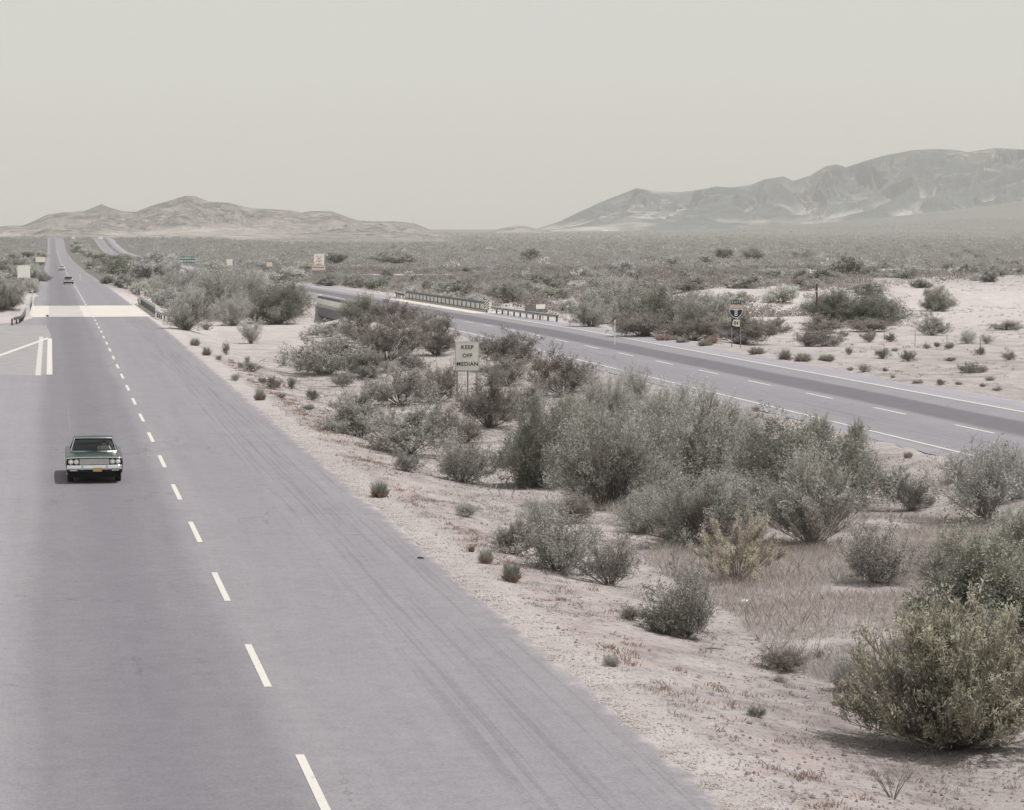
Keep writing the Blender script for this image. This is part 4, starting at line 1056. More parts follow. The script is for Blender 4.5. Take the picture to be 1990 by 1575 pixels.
def tuft(cx, by, w, h, label, group=None, green=True):
    p, s = hit(cx, by); p.z = float(ground(p.x, p.y)) - .02
    W, H = w / s, h / s
    o = thing('grass_tuft', label, 'grass tuft', p, 0, group)
    def ring(n, hh, rr, m, nm, wd):
        Q = rg.normal(0, rr, (n, 2)); n = len(Q); hhh = hh * rg.uniform(.6, 1.15, n)
        a = np.arctan2(Q[:, 1], Q[:, 0]) + rg.normal(0, .5, n); ln = W * .42 * rg.uniform(.1, 1.1, n)
        B0 = np.stack([Q[:, 0], Q[:, 1], 0 * a], -1); b = rg.uniform(0, 6.28, n); S = np.stack([np.cos(b), np.sin(b), 0 * b], -1) * wd
        lz = np.sqrt(np.clip(1 - (ln / (W * .5)) ** 2 * .7, .1, 1))
        Tp = B0 + np.stack([np.cos(a) * ln, np.sin(a) * ln, hhh * lz], -1); Md = B0 + (Tp - B0) * np.array([.35, .35, .55])
        V = np.stack([B0 - S, B0 + S, Md + S * .8, Tp, Md - S * .8], 1).reshape(-1, 3)
        link(nm, mesh_np(nm, V, np.arange(n * 5), 5, M[m], tone=np.clip(rg.normal(.5, .2, n), 0, 1)), o)
    if green: ring(650, H, W * .10, 'leaf_tuft', 'green_blades', max(.003, W * .007))
    ring(420, H * (.55 if green else 1.), W * .13, 'leaf_rust', 'dry_base', max(.004, W * .009))
    return o
tuft(738, 966, 38, 34, 'sage-green tuft with rusty base growing on the pavement edge beyond the debris')
tuft(944, 1096, 32, 34, 'pale tuft with rusty base, middle one of the three near the brown creosote')
tuft(993, 1131, 42, 44, 'largest rusty-based tuft below the small brown creosote')
tuft(916, 1073, 14, 14, 'tiny rust-coloured tuft beside the pale tuft', green=False)
tuft(505, 778, 24, 26, 'sage and rust tuft right at the pavement edge among dark weeds')
tuft(379, 672, 22, 16, 'round green tuft at the pavement edge nearest the left bridge')
tuft(402, 691, 20, 18, 'pale tuft right below the round green tuft by the pavement')
tuft(1468, 800, 18, 12, 'rusty tuft on the near bank of the far roadway', green=False)
tuft(1765, 890, 20, 14, 'rusty tuft on the bank above the thin creosote', green=False)
TL = ['sage tuft just right of the route marker posts', 'tallest sage tuft on the sand shoulder right of the route marker', 'wide two-toned sage tuft right of the tallest one', 'low sage tuft farthest right on the far sand shoulder',
      'faded pink-tan tuft at the foot of the middle of the roadside thicket', 'orange-tan tuft just left of the route marker posts', 'low sage tuft left below the route marker', 'small pink tuft leftmost at the foot of the roadside thicket', 'low sage tuft in front of the roadside thicket']
for i, (cx, by, w, h, g) in enumerate([(1470, 688, 34, 15, 1), (1525, 701, 28, 24, 1), (1560, 703, 36, 20, 1), (1606, 702, 34, 15, 1), (1290, 664, 40, 16, 0), (1385, 668, 26, 18, 0), (1370, 672, 30, 12, 1), (1255, 655, 24, 12, 0), (1325, 667, 26, 12, 1)]):
    tuft(cx, by, w, h, TL[i], 'tufts along the far sand shoulder', green=bool(g))

# ------------------------------------------------------------------ guard rails and bridge rails
W_PROF = [(0, -.155), (.08, -.11), (.08, -.05), (.01, 0), (.08, .05), (.08, .11), (0, .155), (-.012, .155), (.066, .112), (.066, .052), (-.006, 0), (.066, -.052), (.066, -.112), (-.012, -.155)]
def rail_beam(name, pts, side, m, parent, zc=.55):
    """corrugated steel beam along pts (world x, y); side = +1/-1: which way the ribs face"""
    secs = []
    for i, (x, y) in enumerate(pts):
        a = pts[max(i - 1, 0)]; b = pts[min(i + 1, len(pts) - 1)]; d = Vector((b[0] - a[0], b[1] - a[1], 0)).normalized(); nrm = Vector((d.y, -d.x, 0)) * side
        z = float(road_z(y)) + zc
        secs.append([Vector((x, y, z)) + nrm * p + Vector((0, 0, q)) for p, q in W_PROF])
    mb = MB().loft(secs); mb.v = [tuple(Vector(v) - parent.location) for v in mb.v]
    return mb.build(name, m, parent)

def guard_rail(name, label, pts, side, step=3.7, zc=.60, dark=False):
    p0 = pts[0]; t = thing(name, label, 'guard rail', (p0[0], p0[1], float(road_z(p0[1]))))
    rail_beam('rail_beam', pts, side, M['galv'] if not dark else M['galv_dark'], t, zc)
    L = [0]
    for a, b in zip(pts, pts[1:]): L.append(L[-1] + math.hypot(b[0] - a[0], b[1] - a[1]))
    proto_ = None; s = .15
    while s < L[-1]:
        x = float(np.interp(s, L, [p[0] for p in pts])); y = float(np.interp(s, L, [p[1] for p in pts]))
        z = float(road_z(y)); loc = Vector((x - side * .1, y, z)) - t.location
        if proto_ is None:
            proto_ = MB().box((0, 0, .10), (.15, .18, 1.1)).build('post', M['post_wood'], t, bevel=.01); proto_.location = loc
        else:
            c = proto_.copy(); COL.objects.link(c); c.parent = t; c.location = loc
        s += step
    return t

def bridge_rail(label, x, y0, y1, side, post_step=3.35, top='galv_dark'):
    """pale concrete parapet with a dark steel beam over it and dark posts against it"""
    t = thing('bridge_rail', label, 'bridge rail', (x, y0, float(road_z(y0)) + .012))
    ys = np.linspace(y0, y1, 9)
    def bar(name, xa, xb, za, zb, m, bev=0.):
        secs = [[(xa, y - y0, za + float(road_z(y)) - float(road_z(y0))), (xb, y - y0, za + float(road_z(y)) - float(road_z(y0))),
                 (xb, y - y0, zb + float(road_z(y)) - float(road_z(y0))), (xa, y - y0, zb + float(road_z(y)) - float(road_z(y0)))] for y in ys]
        return MB().loft(secs).build(name, m, t)
    bar('kerb', -.30, .30, 0., .16, M['concrete'])
    bar('parapet', -.05 + .12 * side, .05 + .12 * side, .163, .80, M['parapet'])
    bar('top_rail', -.10, .10, .84, 1.14, M[top])
    bar('lower_rail', -.045 - .06 * side, .045 - .06 * side, .163, .24, M['galv_dark'])
    n = int((y1 - y0) / post_step); pr_ = None
    for k in range(n + 1):
        y = y0 + .1 + k * (y1 - y0 - .2) / n; loc = (-.02 * side, y - y0, float(road_z(y)) - float(road_z(y0)))
        if pr_ is None: pr_ = MB().box((0, 0, .51), (.10, .08, .70)).build('post', M['galv_dark'], t, bevel=.01); pr_.location = loc
        else: c = pr_.copy(); COL.objects.link(c); c.parent = t; c.location = loc
    for y in (y0 + .05, y1 - .05):
        MB().box((.0, y - y0, float(road_z(y)) - float(road_z(y0)) + .56), (.42, .34, 1.14)).build('end_post', M['parapet'], t, bevel=.02)
    return t
bridge_rail('long pale bridge rail with dark posts on the far side of the second bridge', 48.45, 302, 375, 1)
bridge_rail('bridge rail half hidden by bushes on the near side of the second bridge', 33.4, 299, 345, -1)
bridge_rail('pale bridge rail on the right side of the left bridge', 11.05, 291, 346, 1, top='galv')
bridge_rail('bridge rail on the left side of the left bridge at the frame edge', -2.45, 292, 346, -1, top='galv')
for x_, nm in ((32.80, 'bridge_girder'), (49.70, 'bridge_girder')):
    mb = MB(); a_, b_ = 298.3, 375.7; za, zb_ = float(road_z(a_)), float(road_z(b_))
    mb.loft([[(x_ - .08, y, z - 1.15), (x_ + .08, y, z - 1.15), (x_ + .08, y, z - .14), (x_ - .08, y, z - .14)] for y, z in ((a_, za), (b_, zb_))])
    o = mb.build(nm, M['galv_dark']); o['kind'] = 'structure'
guard_rail('guard_rail', 'steel guard rail with brown wooden posts leading to the striped marker', [(48.9, 263.5), (48.75, 266), (48.5, 272), (48.4, 285), (48.3, 300)], -1)
guard_rail('guard_rail', 'short steel guard rail with flared end at the left bridge beside the olive bush', [(12.3, 270), (11.5, 273.5), (11.0, 279), (10.85, 290)], -1)
guard_rail('guard_rail', 'short steel guard rail beyond the left bridge near the white marker', [(10.85, 347), (10.9, 352), (11.3, 357), (11.9, 361)], -1)
guard_rail('guard_rail', 'dark steel guard rail on the left shoulder cut by the frame edge', [(-3.6, 262), (-3.0, 268), (-2.8, 276), (-2.7, 291)], 1, dark=True)
guard_rail('guard_rail', 'dark steel guard rail past the far end of the second bridge', [(48.5, 376), (48.6, 384), (49.1, 392), (50.0, 398)], -1, dark=True)

# ------------------------------------------------------------------ signs
def sign_at(px, py_base, name, label, cat='sign', Y=None, rz=0.):
    if Y is None: p, s = hit(px, py_base)
    else: x, _ = at(px, Y); p = Vector((x, Y, 0)); s = F / (Y * cy_ + x * sy_)
    p.z = float(ground(p.x, p.y)) - .02
    return thing(name, label, cat, p, rz), s
def zrow(Y, px, py, t):                       # height above a sign's foot of a photo row
    return at(px, Y, py)[1] - t.location.z
def rrect(w, h, r, n=5):
    o = []
    for cx, cz, a0 in ((w / 2 - r, h / 2 - r, 0), (-w / 2 + r, h / 2 - r, 90), (-w / 2 + r, -h / 2 + r, 180), (w / 2 - r, -h / 2 + r, 270)):
        for k in range(n + 1):
            a = math.radians(a0 + 90 * k / n); o.append((cx + r * math.cos(a), cz + r * math.sin(a)))
    return o
def panel(name, w, h, m, parent, z, y=0., r=.04, th=.006, x=0.):
    o = MB().prism(rrect(w, h, r), -th / 2, th / 2).build(name, m, parent); o.location = (x, y, z); return o
def upost(parent, x, h, m=None, w=.07):
    o = MB().box((0, .02, h / 2), (w, .012, h)).box((-w / 2, 0, h / 2), (.012, .045, h)).box((w / 2, 0, h / 2), (.012, .045, h)).build('post', m or M['galv'], parent)
    o.location = (x, .035, 0); return o
def stroke(mb, pts, wd, y=0., th=.004):
    for a, b in zip(pts, pts[1:]):
        d = Vector((b[0] - a[0], 0, b[1] - a[1])); L = d.length; d.normalize(); n = Vector((-d.z, 0, d.x)) * wd / 2
        a3 = Vector((a[0], y, a[1])); b3 = Vector((b[0], y, b[1])); e = Vector((0, th, 0))
        q = [a3 - n, b3 - n, b3 + n, a3 + n]
        mb.add(q + [v + e for v in q], [(0, 1, 2, 3), (7, 6, 5, 4), (0, 4, 5, 1), (1, 5, 6, 2), (2, 6, 7, 3), (3, 7, 4, 0)])
    return mb

# keep off median
t, s = sign_at(908, 779, 'road_sign', 'white rectangular sign reading KEEP OFF MEDIAN on three thin posts', rz=-YAW)
Yk = t.location.y
zt, zb = zrow(Yk, 905, 664, t), zrow(Yk, 905, 721, t); hh = zt - zb; ww = 47 / s; zc = (zt + zb) / 2
panel('panel', ww, hh, M['white_sign'], t, zc, 0, .05)
b = MB(); o_ = rrect(ww - .05, hh - .05, .05); stroke(b, o_ + o_[:1], .012); e = b.build('border', M['black'], t); e.location = (0, -.009, zc)
for i, wd in enumerate(('KEEP', 'OFF', 'MEDIAN')):
    q = text_mesh(wd, hh * .185, M['black'], t, (0.01, -.008, zc + hh * (.30 - .285 * i)), spacing=1.10, offset=.006)
for x in (-ww * .42, ww * .02, ww * .40): upost(t, x, zc + hh * .45)

# route markers
t, s = sign_at(1430, 676, 'route_marker', 'EAST plate over interstate 8 shield over route 84 marker on two posts', rz=-YAW * .8)
Ye = t.location.y; Z = lambda py: zrow(Ye, 1430, py, t)
zE, zS0, zS1, z84a, z84b = Z(588), Z(592.5), Z(619), Z(620.5), Z(636)
eh = Z(583.5) - Z(592); ew = 20.5 / s
p_ = panel('direction_plate', ew, eh, M['sign_blue'], t, (Z(583.5) + Z(592)) / 2)
b = MB(); o_ = rrect(ew - .03, eh - .03, .03); stroke(b, o_ + o_[:1], .016); e = b.build('border', M['hub_grey'], p_); e.location = (0, -.008, 0)
text_mesh('EAST', eh * .80, M['sign_text'], p_, (0, -.008, 0), spacing=1.18, offset=.001)
SH = [(-.36, .46), (-.20, .485), (-.08, .45), (0, .43), (.08, .45), (.20, .485), (.36, .46), (.45, .34), (.495, .20), (.50, .06), (.46, -.12), (.36, -.28), (.20, -.41), (0, -.50),
      (-.20, -.41), (-.36, -.28), (-.46, -.12), (-.50, .06), (-.495, .20), (-.45, .34)]
sw, sh = 26.5 / s, zS0 - zS1; zm = (zS0 + zS1) / 2
shd = MB().prism([(x * sw, z * sh) for x, z in SH], -.003, .003).build('shield', M['white_sign'], t); shd.location = (0, -.002, zm)
IN = [(x * .90, z * .90) for x, z in SH]
top = [(x * sw, z * sh) for x, z in IN if z > .17]; top = [(-.44 * sw, .175 * sh)] + [(x * sw, z * sh) for x, z in IN[-2:] if z > .17] + [(x * sw, z * sh) for x, z in IN[:9] if z > .17] + [(.44 * sw, .175 * sh)]
cr_ = MB().prism(top, -.003, .003).build('shield_crown', M['sign_red'], shd); cr_.location = (0, -.008, 0)
text_mesh('INTERSTATE', sh * .135, M['sign_text'], shd, (0, -.013, .30 * sh), spacing=1.0, offset=.002)
bot = [(.44 * sw, .125 * sh)] + [(x * sw, z * sh) for x, z in IN[9:18]] + [(-.44 * sw, .125 * sh), (-.2 * sw, .115 * sh), (-.14 * sw, .06 * sh), (.14 * sw, .06 * sh), (.2 * sw, .115 * sh)]
fb = MB().prism(bot, -.003, .003).build('shield_field', M['sign_blue'], shd); fb.location = (0, -.008, 0)
text_mesh('8', sh * .50, M['sign_text'], shd, (0, -.014, -.17 * sh), offset=.004)
hw, hh = 17.5 / s, z84a - z84b; zm = (z84a + z84b) / 2
pl = panel('route_plate', hw, hh, M['black'], t, zm, 0, .03)
AZ = [(-.30, .44), (.44, .44), (.43, -.44), (-.02, -.44), (-.40, -.28), (-.42, -.20), (-.37, -.05), (-.40, .12), (-.33, .22)]
az = MB().prism([(x * hw, z * hh) for x, z in AZ], -.003, .003).build('state_outline', M['cream_sign'], pl); az.location = (0, -.008, 0)
text_mesh('84', hh * .60, M['black'], pl, (.02 * hw, -.014, -.02 * hh), offset=.004)
for x in (-.30, .34): upost(t, x * sw, Z(588), w=.06)

# striped object marker at the bridge rail
t, s = sign_at(946, 609, 'object_marker', 'black and white diagonally striped marker at the near end of the long bridge rail', Y=299.6)
z0m, z1m = zrow(299.6, 946, 603, t), zrow(299.6, 946, 580, t); w_, h_ = 9.5 / s, z1m - z0m; zc = (z0m + z1m) / 2
pn = panel('panel', w_, h_, M['black'], t, zc, 0, .02)
b = MB()
def clipband(c, hb):
    """a diagonal band z = x*1.0 + c clipped to the panel"""
    poly = [(-w_ / 2, -w_ / 2 + c - hb), (w_ / 2, w_ / 2 + c - hb), (w_ / 2, w_ / 2 + c + hb), (-w_ / 2, -w_ / 2 + c + hb)]
    return [(x, max(-h_ / 2 + .01, min(h_ / 2 - .01, z))) for x, z in poly]
for k in range(-3, 4):
    q = clipband(k * h_ / 4.3, h_ / 16)
    if q[0][1] < h_ / 2 - .05 and q[2][1] > -h_ / 2 + .05 and q[2][1] - q[0][1] > .03: b.prism(q, -.003, .003)
e = b.build('stripes', M['white_sign'], pn); e.location = (0, -.008, 0)
upost(t, 0, zc + h_ * .3, M['post_wood'], .1)

def plain_sign(px, Y, y_top, y_bot, wpx, m, label, posts=1, name='road_sign', rz=.42):
    t, s = sign_at(px, 0, name, label, Y=Y, rz=rz); wpx = wpx / math.cos(rz + YAW)
    za, zb = zrow(Y, px, y_top, t), zrow(Y, px, y_bot, t)
    pn = panel('panel', wpx / s, za - zb, m, t, (za + zb) / 2, 0, .05, .012)
    for k in range(posts):
        x = 0 if posts == 1 else (-.3 + .6 * k) * wpx / s
        q = MB().tube([(0, 0, 0), (0, 0, za - .1)], .05).build('post', M['galv'], t); q.location = (x, .065, 0)
    return t, s, (za + zb) / 2, wpx / s, za - zb, pn
# green guide sign
t, s, zc, w_, h_, pn = plain_sign(364, 985, 499, 511, 28, M['sign_green'], 'wide green guide sign with two lines of white lettering above the median bushes', 1, rz=.1)
for ln, z, sz in (('STANFIELD', .22, .40), ('CASA GRANDE', -.24, .36)):
    text_mesh(ln, h_ * sz, M['sign_text'], pn, (-w_ * .12, -.02, h_ * z), spacing=1., offset=.03)
for ln, z in (('19', .22), ('38', -.24)): text_mesh(ln, h_ * .40, M['sign_text'], pn, (w_ * .40, -.02, h_ * z), offset=.03)
plain_sign(446, 745, 504, 516.5, 11, M['cream_sign'], 'blank cream upright sign right of the green guide sign', 2)
plain_sign(523.5, 612, 510, 518.5, 10, M['pink_sign'], 'small sun-bleached pinkish sign left of the tall white billboard', 1)
t, s, zc, w_, h_, pn = plain_sign(620, 625, 494, 516, 19, M['white_sign'], 'tall white billboard with a red crossed figure above a lower board', 2, 'billboard')
b = MB()
stroke(b, [(-.26 * w_, .32 * h_), (.0, .08 * h_), (.24 * w_, -.26 * h_)], .09 * w_); stroke(b, [(.26 * w_, .32 * h_), (.08 * w_, .10 * h_), (-.10 * w_, .02 * h_), (-.28 * w_, -.26 * h_)], .09 * w_, -.004)
e = b.build('figure', M['sign_red'], pn); e.location = (0, -.02, .04 * h_)
b = MB(); b.prism([(.07 * w_ * math.cos(k), .07 * w_ * math.sin(k)) for k in np.linspace(0, 2 * math.pi, 10)[:-1]], -.003, .003)
stroke(b, [(-.28 * w_, -.22 * h_), (.28 * w_, -.22 * h_)], .05 * w_); e = b.build('legend', M['black'], pn); e.location = (0, -.022, -.18 * h_)
s = s * math.cos(.42 + YAW)
lb = panel('lower_board', 25 / s, 6.5 / s, M['pink_sign'], t, zc - h_ / 2 - 4.3 / s, -.02, .03, .03, -1.2 / s)
e = panel('board_stripe', 22 / s, 1.4 / s, M['brown_sign'], lb, .6 / s, -.021, .02, .006)
e = panel('side_plate', 5.5 / s, 8 / s, M['sign_orange'], t, zc - h_ / 2 + .5 / s, -.06, .03, .02, -10.5 / s)
# small white sign and brown board by the end of the long guard rail
plain_sign(1050.5, 272, 592, 600.5, 17.5, M['white_sign'], 'small white horizontal sign past the end of the long guard rail', 2)
plain_sign(1031, 276, 593, 605, 22, M['brown_sign'], 'reddish-brown board left of the small white sign', 2)
# left side signs
plain_sign(78.5, 850, 500, 510, 17, M['cream_sign'], 'wide cream sign beside the far part of the left roadway', 2)
plain_sign(46, 560, 516, 541, 22, M['white_sign'], 'tall white sign cut by bushes on the left near the frame edge', 2)
plain_sign(143, 2120, 460, 464.5, 6, M['white_sign'], 'tiny white sign on the crest between the two roadways', 2)
plain_sign(196, 2150, 460, 464.5, 8, M['white_sign'], 'tiny white sign on the crest right of the second roadway', 2)
# guide posts
def guide_post(px, Y, y_top, wpx, label, m=None, cap=None):
    t, s = sign_at(px, 0, 'guide_post', label, 'guide post', Y=Y); z = zrow(Y, px, y_top, t)
    MB().box((0, 0, z / 2), (wpx / s, wpx / s * .5, z)).build('post', m or M['white_sign'], t, bevel=.01)
    MB().box((0, -wpx / s * .25 - .008, z * .86), (wpx / s * .7, .012, z * .12)).build('reflector', cap or M['sign_orange'], t)
guide_post(275, 352, 567, 6.5, 'broad white marker post behind the left bridge rail')
guide_post(621, 345.8, 573, 8, 'white marker post at the far end of the bushy bridge rail')
guide_post(1195, 207, 622, 2.6, 'thin white post at the foot of the roadside thicket')
guide_post(62, 372, 566, 3, 'thin white post on the left shoulder')
guide_post(155, 600, 527, 2.2, 'slim pale post on the left roadway median shoulder far away')
# wooden posts out on the plain
def wood_post(px, Y, y_top, wpx, label):
    t, s = sign_at(px, 0, 'wooden_post', label, 'post', Y=Y); z = zrow(Y, px, y_top, t); r_ = wpx / s / 2
    MB().tube([(0, 0, 0), (.01, 0, z * .5), (-.01, .01, z)], [r_ * 1.1, r_, r_ * .9], 9).build('shaft', M['post_wood'], t)
    MB().tube([(-.01, .01, z * .80), (-.01, .01, z * .84)], r_ * 1.12, 9).build('band', M['galv'], t)
wood_post(1588, 262, 552, 4.2, 'dark weathered wooden post between the wash and the green mesquites')
wood_post(1239, 330, 535, 3.4, 'dark wooden post behind the roadside thicket')
for i, (px, Y) in enumerate([(1842, 205), (1907, 196), (1780, 214), (1720, 223)]):
    t, s = sign_at(px, 0, 'fence_post', ['thin steel fence post below the compact bush on the terrace', 'rightmost thin steel fence post near the frame edge', 'thin steel fence post below the right green mesquite', 'leftmost thin steel fence post on the pale sand'][i], 'fence post', Y=Y)
    t['group'] = 'thin fence posts on the roadside sand'
    MB().box((0, 0, .6), (.035, .035, 1.25)).build('shaft', M['galv_dark'], t)
    MB().box((0, -.022, 1.0), (.05, .008, .05)).build('wire_clip', M['galv'], t)

# ------------------------------------------------------------------ small things on the ground
p, s = hit(818, 1090)
mb = MB(); mb.tube([(-.10, .02, .02), (-.04, .03, .035), (.03, .01, .03), (.09, -.03, .015)], [.012, .03, .028, .008], 7)
o = mb.build('tyre_scrap', M['rubber']); o.location = (p.x, p.y, float(road_z(p.y)) + .004); o.scale = (1, 1.6, .7); tag(o, 'black scrap of tyre lying on the shoulder pavement', 'debris')
p, s = hit(1389, 1264); mb = MB().tube([(-.22, .05, .03), (-.08, .02, .05), (.05, -.02, .04), (.22, -.03, .02)], [.012, .02, .02, .01], 6)
o = mb.build('stick', M['wood']); o.location = (p.x, p.y, float(ground(p.x, p.y))); tag(o, 'short dark stick lying on the pale median sand', 'stick')
p, s = hit(1449, 1176)
vs = [(x * .07 + rg.normal(0, .012), y * .06 + rg.normal(0, .012), .05 + .035 * math.sin(x * 2.1 + y)) for y in range(-1, 3) for x in range(-1, 3)]
mb = MB().add(vs + [(a, b_, c - .012) for a, b_, c in vs], [(i + 4 * j, i + 1 + 4 * j, i + 5 + 4 * j, i + 4 + 4 * j) for i in range(3) for j in range(3)] + [(16 + i + 4 * j, 20 + i + 4 * j, 21 + i + 4 * j, 17 + i + 4 * j) for i in range(3) for j in range(3)])
o = mb.build('paper_scrap', M['litter_white']); o.location = (p.x, p.y, float(ground(p.x, p.y)) + .06); tag(o, 'crumpled white scrap of paper in the dry grass', 'litter')
for i, (px, py) in enumerate([(92, 617), (60, 614)]):
    p, s = hit(px, py)
    plant('brown_weed', (p.x, p.y, float(road_z(p.y))), 7 / s, 5 / s, ['little dark weed clump on the left shoulder just before the bridge deck', 'little dark weed clump at the left end of the bridge deck'][i], v=i)

# ------------------------------------------------------------------ cars
def make_car(label, X, Y, paint, full=True, roof_paint=None, bright=False):
    """mid-sixties full-size sedan coming towards the viewer: nose at y = 0, tail at y = 5.4"""
    car = thing('car', label, 'car', (X, Y, float(road_z(Y)) + .003), 0, 'cars on the left roadway')
    PM = M[paint]
    wy = (.95, 4.05); wr = .35
    def arch(y):
        z = .26
        for w in wy:
            if abs(y - w) < .43: z = max(z, .33 + math.sqrt(max(0, .43 ** 2 - (y - w) ** 2)))
        return z
    ys = sorted(set([0, .04, .12, .3] + [.5 + .05 * k for k in range(0, 19)] + [1.5, 1.62, 1.8, 2.2, 2.7, 3.2, 3.5] + [3.6 + .05 * k for k in range(0, 19)] + [4.6, 4.9, 5.2, 5.36, 5.4]))
    secs = []
    for y in ys:
        f = min(1, (y / .35)) ** .5 if y < .35 else 1; f2 = min(1, ((5.4 - y) / .3)) ** .5 if y > 5.1 else 1
        hw = 1.0 * (.955 + .045 * f) * (.95 + .05 * f2)
        belt = float(np.interp(y, [0, .3, 1.6, 3.6, 5.4], [.90, .93, .97, .99, .92]))
        deck_ = float(np.interp(y, [0, .1, .5, 1.6, 1.75, 3.9, 4.1, 5.0, 5.4], [.90, .945, .97, 1.01, 1.01, 1.02, 1.02, .97, .90]))
        lo = arch(y)
        if y == 0: lo = .46
        half = [(hw * .90, lo), (hw * .975, max(lo + .02, .40)), (hw, max(lo + .04, .62)), (hw * .99, belt - .10), (hw * .93, belt - .01), (hw * .62, deck_ - .02), (0, deck_ + .005)]
        secs.append([(x, y, z) for x, z in half] + [(-x, y, z) for x, z in half[::-1][1:]])
    mb = MB().loft(secs, closed=False, caps=False)
    body = mb.build('body', PM, car, smooth=True)
    MB().box((0, 2.7, .31), (1.72, 5.0, .22)).build('underbody', M['under'], car)
    nose = MB().box((0, .06, .68), (1.86, .06, .40)).build('nose_panel', M['under'], car)
    # greenhouse
    cw, rw = .80, .66                                    # half widths at belt and roof
    A0, A1, C1, C0 = 1.66, 2.42, 3.75, 4.25              # windscreen foot, roof front, roof rear, rear glass foot
    zb, zr = .995, 1.40
    rs = []
    for y, dz in ((A1 - .05, -.035), (A1 + .05, 0), (2.8, .03), (3.3, .025), (C1 - .1, -.005), (C1 + .05, -.04)):
        rs.append([(x * rw * 1.04, y, zr + dz + .028 * (1 - x * x)) for x in np.linspace(-1, 1, 9)] + [(x * rw * 1.0, y, zr + dz - .03 + .02 * (1 - x * x)) for x in np.linspace(1, -1, 9)])
    MB().loft(rs).build('roof', M[roof_paint or paint], car, smooth=True)
    pil = MB()
    for sx in (-1, 1):
        pil.tube([(sx * cw, A0, zb), (sx * rw, A1, zr)], .028, 6)
        pil.tube([(sx * (cw + .01), 2.95, zb), (sx * rw, 2.98, zr)], .022, 6)
        pil.loft([[(sx * (cw + .01), C0 - .32, zb - .03), (sx * (cw - .05), C0 + .02, zb - .03), (sx * (cw - .08), C0 + .02, zb - .03), (sx * (cw - .03), C0 - .32, zb - .03)],
                  [(sx * rw, C1 - .22, zr), (sx * (rw - .01), C1 + .02, zr), (sx * (rw - .05), C1 + .02, zr), (sx * (rw - .04), C1 - .22, zr)]])
    pil.build('pillars', PM, car)
    ws = []
    for z, y, hw, bw in ((zb - .02, A0 - .02, cw, .13), ((zb + zr) / 2, (A0 + A1) / 2 - .015, (cw + rw) / 2, .10), (zr - .01, A1 - .02, rw, .06)):
        ws.append([(x * hw, y - bw * (1 - x * x), z) for x in np.linspace(-1, 1, 9)])
    g1 = MB().loft(ws, closed=False, caps=False).build('windscreen', M['glass'], car, smooth=True)
    wsr = [[(x * hw, y, z) for x in np.linspace(-1, 1, 5)] for z, y, hw in ((zb, C0, cw - .05), (zr - .02, C1, rw - .02))]
    MB().loft(wsr, closed=False, caps=False).build('rear_window', M['glass_dark'], car)
    for sx in (-1, 1):
        MB().add([(sx * cw, A0 + .05, zb), (sx * cw, C0 - .3, zb), (sx * rw, C1 - .2, zr - .01), (sx * rw, A1 + .02, zr - .01)], [(0, 1, 2, 3)]).build('side_window', M['glass'], car)
    tr = MB(); tr.tube([(-cw, A0 - .03, zb + .0)] + [(x * cw, A0 - .03 - .13 * (1 - x * x), zb) for x in np.linspace(-.9, .9, 7)] + [(cw, A0 - .03, zb)], .014, 5)
    tr.tube([(x * rw, A1 - .045 - .06 * (1 - x * x), zr + .0 + .012 * (1 - x * x)) for x in np.linspace(-1, 1, 7)], .018, 5)
    for sx in (-1, 1): tr.tube([(sx * (cw + .0), A0 - .03, zb), (sx * rw, A1 - .045, zr)], .015, 5)
    tr.build('windscreen_trim', M['chrome'], car)
    # cabin
    cab = MB().box((0, 2.9, .80), (1.5, 2.5, .05)).box((0, 1.86, .965), (1.5, .34, .08)).build('cabin_floor', M['interior'], car)
    for y in (2.75, 3.6):
        MB().box((0, y, .95), (1.4, .16, .42)).box((0, y - .28, .80), (1.4, .5, .14)).build('seat', M['seat'], car, bevel=.04)
    st = MB().tube([(.38 + .19 * math.cos(a), 2.15 + .05 * math.sin(a), 1.0 + .17 * math.sin(a)) for a in np.linspace(0, 2 * math.pi, 17)], .013, 5, caps=False)
    st.build('steering_wheel', M['seat'], car)
    # wheels
    for y in wy:
        for sx in (-1, 1):
            secs_ = [[(sx * xx, y + rr * math.cos(a), .345 + rr * math.sin(a)) for a in np.linspace(0, 2 * math.pi, 25)[:-1]] for xx, rr in ((.72, .31), (.73, .34), (.78, .345), (.88, .345), (.925, .335), (.93, .30))]
            wv = MB().loft(secs_).build('wheel', M['rubber'], car, smooth=False)
            MB().loft([[(sx * xx, y + rr * math.cos(a), .345 + rr * math.sin(a)) for a in np.linspace(0, 2 * math.pi, 21)[:-1]] for xx, rr in ((.925, .20), (.945, .19), (.955, .10))]).build('rim', M['chrome'], wv, smooth=True)
    # front face
    fm = M['chrome']
    gz = .762
    gr_ = MB().box((0, .022, gz), (1.02, .03, .20)).build('grille', M['grille'], car)
    bars = MB()
    for k in range(5): bars.box((0, -.002, gz - .08 + .04 * k), (1.02, .02, .008))
    for k in range(21): bars.box((-.50 + .05 * k, .003, gz), (.006, .012, .19))
    bars.build('grille_bars', fm, gr_)
